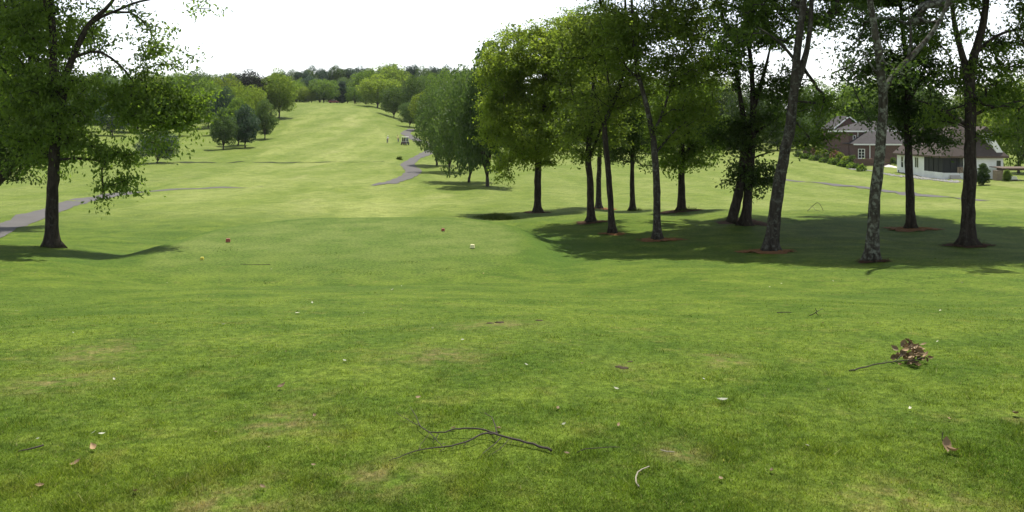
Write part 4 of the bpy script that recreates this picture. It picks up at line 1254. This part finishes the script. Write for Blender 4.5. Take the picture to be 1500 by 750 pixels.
MB().tube([(-.35, -.05, 1.0), (.35, -.05, 1.0)], .025, 6).build('handle', M['steel'], gr)
MB().box(-1.0, -.502, .02, .58, .72, .78).build('side_shelf', M['steel'], gr)
MB().box(.502, 1.0, .02, .58, .72, .78).build('side_shelf', M['steel'], gr)
for i in range(4):
    shrub(1467 + i * 10, 276, 106, .85, .62, 'leaf_mid', 'low round shrub along the patio edge', 'low shrubs along the patio edge')
far_tree('cone', 1475, 249, 12, 'leaf_mid', 'narrow green cone shrub beside the stone pillar', None, d=106.6, name='cone_shrub')

# ------------------------------------------------------------------ golf cart, golfers, tee markers
M['rubber'] = simple('black_rubber', (.02, .02, .02), .8, .2)
M['cart_body'] = simple('navy_cart_paint', (.025, .028, .05), .3, .1, 2, .5)
M['vinyl'] = simple('beige_vinyl', (.55, .50, .42), .6, .1)
M['clear'] = simple('windscreen', (.25, .28, .3), .1, .1, 1, .5)
def golf_cart(px, py, rz, label):
    b = hit(px, py)
    c = thing('golf_cart', label, 'golf cart', tuple(b), rz)
    body = MB()
    body.prism([(-1.15, .32), (-1.15, .62), (-.85, .74), (-.25, .74), (-.2, .40), (.45, .36), (.62, .70), (1.0, .72), (1.18, .55), (1.18, .32)], -.58, .58)
    body.v = [(y, -x, z) for x, y, z in body.v]         # front towards -y after the turn
    body.build('body', M['cart_body'], c, bevel=.04)
    MB().box(-.52, .52, .26, .78, .745, .90).build('seat', M['vinyl'], c, bevel=.04)
    MB().box(-.52, .52, .74, .86, .93, 1.30).build('backrest', M['vinyl'], c, bevel=.04)
    MB().box(-.60, .60, -.75, 1.0, 1.80, 1.88).build('roof', M['white'], c, bevel=.05)
    for sx in (-1, 1):
        MB().tube([(sx * .54, -.86, .72), (sx * .53, -.62, 1.81)], .022, 6).build('post', M['white'], c)
        MB().tube([(sx * .54, .92, .72), (sx * .53, .90, 1.81)], .022, 6).build('post', M['white'], c)
        for yy in (-.80, .80):
            tyre = MB()
            n = 20; rg = [(.15, -.10), (.22, -.10), (.235, -.05), (.235, .05), (.22, .10), (.15, .10)]
            V = [(sx * .53 + o, yy + math.cos(6.2832*k/n) * r, .235 + math.sin(6.2832*k/n) * r) for r, o in rg for k in range(n)]
            Fc = [(i*n+k, i*n+(k+1) % n, ((i+1) % 6)*n+(k+1) % n, ((i+1) % 6)*n+k) for i in range(6) for k in range(n)]
            wh = tyre.add(V, Fc).build('wheel', M['rubber'], c, True)
            MB().tube([(sx * .53 - .07, yy, .235), (sx * .53 + .07, yy, .235)], .148, 14).build('rim', M['white'], wh)
    MB().add([(-.5,-.84,.78),(.5,-.84,.78),(.5,-.66,1.62),(-.5,-.66,1.62),(-.5,-.82,.78),(.5,-.82,.78),(.5,-.64,1.62),(-.5,-.64,1.62)], [(3,2,1,0),(4,5,6,7),(0,1,5,4),(1,2,6,5),(2,3,7,6),(3,0,4,7)]).build('windscreen', M['clear'], c)
    sw = MB().tube([(-.26 + .15 * math.cos(t_), -.35 + .08 * math.sin(t_), 1.02 + .13 * math.sin(t_)) for t_ in np.linspace(0, 6.28, 14)], .014, 5); sw.build('steering_wheel', M['rubber'], c)
    MB().box(-.45, .45, .90, 1.2, .745, .80).build('bag_rack', M['white'], c)
    for sx in (-.3, .3):
        MB().box(sx - .08, sx + .08, 1.151, 1.17, .45, .53).build('tail_light', simple('red_lens', (.5, .03, .02), .3), c)
    return c, b
cart, cb = golf_cart(593.5, 212.5, math.radians(168), 'white-roofed golf cart parked on the far path')
M['bag'] = simple('black_golf_bag', (.03, .03, .035), .6, .2)
for sx, lb in ((-.2, 'dark golf bag on the back of the cart, left one'), (.2, 'dark golf bag on the back of the cart, right one')):
    R_ = cart.matrix_basis
    w = Vector((sx, 1.03, .80)); ca, sa = math.cos(cart.rotation_euler.z), math.sin(cart.rotation_euler.z)
    g = thing('golf_bag', lb, 'golf bag', (cb.x + ca * w.x - sa * w.y, cb.y + sa * w.x + ca * w.y, cb.z + w.z), cart.rotation_euler.z, 'golf bags on the cart')
    MB().tube([(0, 0, 0.02), (0, .05, .45), (0, .10, .82)], [.12, .125, .135], 10).build('bag', M['bag'], g)
    cl = MB()
    for k in range(5): cl.tube([(-.06 + .03 * k, .09, .8), (-.08 + .04 * k, .12 + .01 * k, 1.05)], [.012, .03], 5)
    cl.build('clubs', M['steel'], g)
car = None

M['skin'] = simple('skin', (.45, .27, .19), .6, .1)
M['shirt_white'] = simple('white_shirt', (.78, .78, .76), .8, .05)
M['shirt_yellow'] = simple('pale_yellow_shirt', (.85, .76, .32), .8, .05)
M['shorts_tan'] = simple('grey_shorts', (.22, .22, .20), .8, .1)
M['hair'] = simple('brown_hair', (.05, .035, .025), .7, .2)
def skinned(name, verts, edges, radii, mat, parent, root_i=0):
    me = bpy.data.meshes.new(name)
    me.from_pydata(verts, edges, [])
    o = bpy.data.objects.new(name, me); COL.objects.link(o); o.parent = parent
    me.materials.append(mat)
    sm = o.modifiers.new('skin', 'SKIN')
    for i, r in enumerate(radii):
        v = me.skin_vertices[0].data[i]; v.radius = (r, r) if not isinstance(r, tuple) else r
        v.use_root = i == root_i
    sm.use_smooth_shade = True
    sb = o.modifiers.new('sub', 'SUBSURF'); sb.levels = 1; sb.render_levels = 2
    return o
def person(px, py, rz, shirt, shirt_word, lean, label, cap=False):
    b = hit(px, py)
    p = thing('person', label, 'person', tuple(b), rz, 'golfers on the far fairway')
    l = lean
    V = [(0,0,.95),(0,-.02-l*.3,1.15),(0,-l,1.38),(0,-l*1.25,1.50),(0,-l*1.5-.01,1.60),(0,-l*1.6-.02,1.70),
         (.10,0,.90),(.12,-.03,.50),(.13,.02,.09),(.14,-.12,.04),(-.10,0,.90),(-.12,.02,.50),(-.13,.06,.09),(-.14,-.08,.04),
         (.19,-l,1.38),(.25,-l-.06,1.12),(.12,-l-.25,.92),(.06,-l-.30,.86),(-.19,-l,1.38),(-.25,-l-.06,1.12),(-.12,-l-.25,.92),(-.05,-l-.30,.84)]
    E = [(0,1),(1,2),(2,3),(3,4),(4,5),(0,6),(6,7),(7,8),(8,9),(0,10),(10,11),(11,12),(12,13),(2,14),(14,15),(15,16),(16,17),(2,18),(18,19),(19,20),(20,21)]
    Rr = [.13,.12,.14,.055,.10,.085,.085,.06,.042,.04,.085,.06,.042,.04,.055,.042,.032,.04,.055,.042,.032,.04]
    skinned('body', V, E, Rr, M['skin'], p)
    skinned('shirt', [(0,0,.90),(0,-.02-l*.3,1.15),(0,-l,1.38),(0,-l*1.1,1.43),(.19,-l,1.385),(.24,-l-.05,1.20),(-.19,-l,1.385),(-.24,-l-.05,1.20)],
            [(0,1),(1,2),(2,3),(2,4),(4,5),(2,6),(6,7)], [.17,.16,.18,.07,.09,.08,.09,.08], shirt, p)
    skinned('trousers', [(0,0,.97),(.10,0,.86),(.12,-.03,.50),(.13,.02,.12),(-.10,0,.86),(-.12,.02,.50),(-.13,.06,.12)], [(0,1),(1,2),(2,3),(0,4),(4,5),(5,6)], [.15,.115,.09,.07,.115,.09,.07], M['shorts_tan'], p)
    hz_ = 1.68
    h = MB(); n = 10
    cc = (0, -l*1.55, 1.66)
    Vh = [(cc[0] + .098*math.sin(a)*math.cos(t_), cc[1] + .02 + .105*math.sin(a)*math.sin(t_), cc[2] + .03 + .098*math.cos(a)) for a in (.05,.5,.95,1.4) for t_ in np.linspace(0, 6.2832, n, endpoint=False)]
    Fh = [(i*n+k, i*n+(k+1) % n, (i+1)*n+(k+1) % n, (i+1)*n+k) for i in range(3) for k in range(n)] + [tuple(range(n))]
    h.add(Vh, Fh).build('cap' if cap else 'hair', M['white'] if cap else M['hair'], p, True)
    return p
person(567.5, 209.8, math.radians(60), M['shirt_white'], 'white', .10, 'person in a white top and white cap standing out on the far fairway', True)
person(583.5, 208.5, math.radians(-30), M['shirt_yellow'], 'yellow', .16, 'person in a pale yellow top bending forward left of the golf cart', False)
# thing at the crest
M['maroon'] = simple('maroon_paint', (.16, .03, .035), .35, .1, 1, .5)
cpx = at(489, 152.5, 352)
cr = thing('parked_car', 'distant maroon car showing above the crest of the fairway', 'car', (cpx[0], 352, gz(cpx[0], 352)), math.radians(8))
b_ = MB(); b_.prism([(-2.2,.25),(2.2,.25),(2.25,.75),(1.4,.95),(.8,1.42),(-1.1,1.45),(-1.9,1.0),(-2.25,.9)], -.85, .85); b_.build('body', M['maroon'], cr, bevel=.08)
MB().prism([(-1.55,1.02),(1.15,1.0),(.72,1.36),(-1.02,1.38)], -.87, .87).build('windows', M['glass'], cr)
for sx in (-1.35, 1.35):
    for sy in (-.8, .8):
        MB().tube([(sx, sy - .1, .32), (sx, sy + .1, .32)], .32, 14).build('wheel', M['rubber'], cr)

def tee_marker(px, py, col, label, size=.15):
    b = hit(px, py)
    m = simple('marker_paint', col, .4, .15, 6, .4)
    t_ = thing('tee_marker', label, 'tee marker', tuple(b), random.uniform(-.3, .3), 'tee markers on the tee')
    s = size / 2
    k = MB(); k.add([(-s, -s*.8, .02), (s, -s*.8, .02), (s, s*.8, .02), (-s, s*.8, .02), (-s*.8, -s*.6, size*.85), (s*.8, -s*.6, size*.85), (s*.8, s*.6, size*.85), (-s*.8, s*.6, size*.85)],
        [(3,2,1,0),(4,5,6,7),(0,1,5,4),(1,2,6,5),(2,3,7,6),(3,0,4,7)])
    k.build('block', m, t_, bevel=.012)
    MB().tube([(0, 0, -.08), (0, 0, .03)], .012, 6).build('spike', M['steel'], t_)
tee_marker(334, 355, (.26, .06, .035), 'red tee marker on the left side of the tee', .16)
tee_marker(649, 339, (.28, .07, .04), 'red tee marker at the far right of the tee', .14)
tee_marker(296, 381, (.55, .48, .05), 'yellow tee marker in the grass left of the tee', .11)
tee_marker(692, 364, (.72, .68, .38), 'pale cream tee marker at the right edge of the tee', .16)

# ------------------------------------------------------------------ fallen wood and leaves on the near lawn
M['twig'] = simple('dead_twig', (.045, .037, .030), .85, .4, 20)
M['twig_pale'] = simple('bleached_twig', (.26, .235, .18), .85, .3, 20)
M['deadleaf'] = leaf_mat('dead_brown_leaves', (.105, .072, .038), (.31, .225, .13), .12, (1.1, 1.0, .9))
M['paleleaf'] = leaf_mat('pale_leaf_undersides', (.30, .31, .22), (.52, .53, .42), .2, (1, 1, 1))
def gp(px, py, h=.01):
    p = hit(px, py); return np.array([p.x, p.y, p.z + h])
def lift_path(pts, hs):
    """pixel path lying near the ground; each point is lifted hs metres above the turf on the same spot"""
    return [gp(a, b + h * F / max(2.5, hit(a, b).y), h) for (a, b), h in zip(pts, hs)]
def branch_thing(name, label, cat, main, twigs, mat, group=None):
    P0 = gp(*main[0][0], .0)
    root = thing(name, label, cat, tuple(P0), 0, group)
    def mk(nm, pts, r0, r1, hs):
        Q = resample(np.array(lift_path(pts, hs)) - P0, .03)
        rs = np.random.default_rng(len(pts) * 7)
        Q[1:-1] += rs.normal(0, .002, (len(Q) - 2, 3))
        R = np.linspace(r0, r1, len(Q))
        mb = MB(); V, Fc = tube(Q, R, 6, True, .15, 0, rs); mb.add(V, Fc)
        return mb.build(nm, mat, root, True)
    mk('stem', *main)
    for t_ in twigs: mk('twig', *t_)
    return root
branch_thing('fallen_branch', 'long bare dark branch with forked twigs lying on the near lawn', 'branch',
    ([(808, 660), (790, 653.5), (762, 645), (730, 637), (713, 635), (690, 644), (665, 652.5), (648, 655), (620, 658), (590, 668), (570, 675)], .0072, .0018, [.015, .02, .03, .04, .045, .035, .025, .02, .015, .01, .006]),
    [([(730, 637), (712, 631), (690, 628), (665, 629), (645, 634), (630, 633), (618, 626), (613, 620), (611, 612), (601, 597)], .0055, .0015, [.04, .045, .05, .045, .035, .03, .03, .03, .035, .05]),
     ([(729, 637), (726, 626), (721, 614), (710, 606)], .004, .0015, [.04, .06, .08, .09]),
     ([(614, 623), (600, 617), (580, 604)], .002, .001, [.03, .025, .02]),
     ([(734, 641), (716, 657), (700, 673)], .003, .001, [.03, .015, .005]), ([(746, 643), (728, 660), (716, 668)], .002, .001, [.03, .012, .004]),
     ([(652, 654), (644, 664)], .002, .001, [.02, .004]), ([(630, 634), (640, 645), (648, 655)], .002, .0015, [.03, .03, .02]),
     ([(642, 635), (634, 649)], .002, .001, [.03, .006]), ([(664, 653), (661, 660)], .0015, .001, [.02, .004]), ([(682, 648), (679, 655)], .0015, .001, [.02, .004]),
     ([(749, 645), (748, 652)], .0015, .001, [.03, .01]), ([(768, 648), (762, 655)], .0015, .001, [.025, .005]), ([(612, 660), (630, 632)], .0015, .001, [.02, .03])],
    M['twig'])
def leaves_part(root, P0, centres, size, mat, rs, nm='leaf'):
    for c in centres:
        L = size * rs.uniform(.7, 1.3); n = 5
        V = []; Fc = []
        curl = rs.uniform(.5, 1.6); w = L * rs.uniform(.42, .62)
        prof = [0, .75, 1, .6, .03]
        for i in range(n):
            s = i / (n - 1)
            for k in (-1, -.5, 0, .5, 1):
                V.append((k * w * .5 * prof[i], (s - .5) * L, (k * k) * w * .28 * curl * prof[i] + (s - .5) ** 2 * L * curl * .9))
        for i in range(n - 1):
            for k in range(4): Fc.append((i*5+k, i*5+k+1, (i+1)*5+k+1, (i+1)*5+k))
        o = mesh_obj(nm, V, Fc, mat, root, True)
        set_attr(o, 'leafvar', np.full(len(V), rs.random()))
        o.location = tuple(np.array(c) - P0)
        o.rotation_euler = (rs.uniform(-1.2, 1.2), rs.uniform(-1.2, 1.2), rs.uniform(0, 6.28))
br = branch_thing('dead_leafy_branch', 'snapped twig with a clump of curled brown leaves on the right lawn', 'branch',
    ([(1244, 543), (1262, 539), (1285, 533.5), (1310, 530), (1335, 528), (1352, 524)], .006, .003, [.005, .02, .035, .05, .06, .06]),
    [([(1310, 530), (1325, 517), (1336, 506)], .003, .0015, [.05, .09, .13]), ([(1290, 533), (1302, 527)], .002, .001, [.04, .05])], M['twig'])
rsl = np.random.default_rng(9)
P0b = np.array(br.location)
cs = []
for i in range(74):
    px = rsl.normal(1338, 10); h = abs(rsl.normal(0, .075)) * (1.3 if px < 1345 else 1); py = rsl.uniform(526, 539)
    cs.append(gp(px, py, .02 + min(h, .13)))
for i in range(7): cs.append(gp(rsl.uniform(1302, 1318), rsl.uniform(529, 533), .03 + rsl.uniform(0, .03)))
leaves_part(br, P0b, cs, .068, M['deadleaf'], rsl)
ar = branch_thing('thin_twig', 'thin arched dark twig right of the long fallen branch', 'twig', ([(845, 663), (858, 658), (880, 656), (908, 655)], .003, .0015, [.003, .02, .025, .015]), [], M['twig'], 'loose twigs on the lawn')
branch_thing('bent_stick', 'pale bleached stick bent like a hook in the near grass', 'stick', ([(936, 713), (931, 706), (931, 700), (936, 691), (944, 686), (951, 683)], .0045, .0025, [.006, .012, .018, .022, .02, .012]), [], M['twig_pale'])
branch_thing('thin_twig', 'thin pale straw-coloured twig above the hooked stick', 'twig', ([(968, 659), (980, 661), (988, 662)], .003, .002, [.01, .015, .01]), [], M['twig_pale'], 'loose twigs on the lawn')
branch_thing('thin_twig', 'short dark stick lying at the left edge of the lawn', 'twig', ([(26, 661), (45, 656.5), (64, 652)], .003, .005, [.006, .015, .02]), [], M['twig'], 'loose twigs on the lawn')
branch_thing('thin_twig', 'forked little twig on the right lawn under the lichen-spotted tree', 'twig', ([(1186, 462), (1195, 458.5), (1205, 453)], .006, .003, [.02, .06, .10]), [([(1195, 458), (1199, 462)], .006, .003, [.06, .02]), ([(1197, 457), (1194, 453)], .005, .003, [.06, .12])], M['twig'], 'loose twigs on the lawn')
branch_thing('thin_twig', 'straight dark stick left of the forked little twig', 'twig', ([(1138, 458), (1149, 457.2), (1159, 458)], .006, .004, [.02, .03, .02]), [], M['twig'], 'loose twigs on the lawn')
branch_thing('thin_twig', 'long thin stick lying flat on the tee', 'twig', ([(352, 387), (374, 387.6), (396, 387.5)], .005, .008, [.02, .02, .02]), [], M['twig'], 'loose twigs on the lawn')
branch_thing('fallen_branch', 'bare fallen branch arching on the sunny lawn beyond the shade', 'branch', ([(1183, 309), (1190, 304), (1198, 301), (1204, 306), (1206, 309)], .016, .010, [.05, .25, .45, .2, .02]), [([(1190, 304), (1194, 308), (1201, 309)], .010, .008, [.25, .2, .05])], M['twig'])

def leaf_on_lawn(px, py, size, mat, label, cat='leaf', group=None, tilt=1.0, name='fallen_leaf', n=1):
    c = gp(px, py, .012)
    rs = np.random.default_rng(int(px * 31 + py))
    lf_ = MB(); w = size * .55; V = []; Fc = []
    prof = [0, .7, 1, .62, .03]; cu = rs.uniform(.4, 1.4) * tilt
    for i in range(5):
        s = i / 4
        for k in (-1, -.5, 0, .5, 1):
            V.append((k * w * .5 * prof[i], (s - .5) * size, k * k * w * .3 * cu * prof[i] + (s - .5) ** 2 * size * cu))
    for i in range(4):
        for k in range(4): Fc.append((i*5+k, i*5+k+1, (i+1)*5+k+1, (i+1)*5+k))
    o = mesh_obj(name, V, Fc, mat, None, True)
    set_attr(o, 'leafvar', np.full(len(V), rs.random()))
    o.location = tuple(c + np.array([0, 0, size * .12]))
    o.rotation_euler = (rs.uniform(-.5, .5), rs.uniform(-.5, .5), rs.uniform(0, 6.28))
    return tag(o, label, cat, group)
big = thing('dry_leaf', 'large curled brown leaf at the lower right of the lawn', 'leaf', tuple(gp(1390, 664, 0)))
leaves_part(big, np.array(big.location), [gp(1386, 664, .045), gp(1394, 666, .02)], .105, M['deadleaf'], np.random.default_rng(3), 'leaf_blade')
MB().tube([(-.02, 0, .02), (-.03, .01, .07), (-.02, .02, .10)], .0022, 5).build('stalk', M['twig'], big)
leaf_on_lawn(1058, 591, .075, M['paleleaf'], 'bright whitish leaf right of the lawn centre', tilt=.5)
leaf_on_lawn(436, 461, .10, M['paleleaf'], 'whitish leaf left of the lawn centre below the tee', tilt=.5)
leaf_on_lawn(1488, 611, .07, M['deadleaf'], 'reddish leaf near the right edge of the lawn')
leaf_on_lawn(730, 633, .06, M['deadleaf'], 'small dark leaf at the fork of the long branch')
leaf_on_lawn(137, 661, .06, M['deadleaf'], 'small brown leaf on the lower left lawn beside the short stick')
leaf_on_lawn(112, 684, .06, M['deadleaf'], 'reddish-brown leaf lowest on the left lawn')
leaf_on_lawn(412, 571, .07, M['deadleaf'], 'dark brown leaf alone left of the long branch')
M['clod'] = simple('dark_soil', (.055, .042, .028), .95, .4, 30, .1, bump=1)
for px, py, r in ((906, 538, .022), (914, 540, .026), (923, 530, .016), (718, 474, .03), (732, 473, .04), (790, 470, .03)):
    c = gp(px, py, 0); rs = np.random.default_rng(int(px))
    bm = bmesh.new(); bmesh.ops.create_icosphere(bm, subdivisions=2, radius=r)
    for v in bm.verts:
        v.co *= rs.uniform(.75, 1.2); v.co.z *= .45; v.co.x *= 1.4
    me = bpy.data.meshes.new('soil_clod'); bm.to_mesh(me); bm.free(); me.materials.append(M['clod'])
    o = bpy.data.objects.new('soil_clod', me); COL.objects.link(o); o.location = tuple(c)
    tag(o, 'dark clod of soil on the bare spots of the lawn', 'clod', 'soil clods on the bare spots')
rsd = np.random.default_rng(77)
for i in range(64):
    py = 395 + 330 * rsd.random() ** 1.5; px = rsd.uniform(10, 1490)
    d_ = hit(px, py).y
    pale_ = rsd.random() < .55
    leaf_on_lawn(px, py, rsd.uniform(.018, .034) * (1 + d_ * .05), M['paleleaf'] if pale_ else M['deadleaf'],
                 'tiny pale leaf scattered on the lawn' if pale_ else 'tiny brown leaf scattered on the lawn', 'leaf',
                 'pale leaves scattered on the lawn' if pale_ else 'brown leaves scattered on the lawn', .7)

# ------------------------------------------------------------------ thin summer haze in the air
hz = MB().box(-900, 900, -60, 1010, -9, 78).build('haze', None)
m, nt, out = new_mat('haze_air')
pv = N(nt, 'ShaderNodeVolumePrincipled')
pv.inputs['Color'].default_value = (.86, .91, 1, 1); pv.inputs['Density'].default_value = .00006
nt.links.new(pv.outputs[0], out.inputs['Volume'])
hz.data.materials.append(m)
tag(hz, 'thin pale summer haze over the valley', 'haze', kind='stuff')
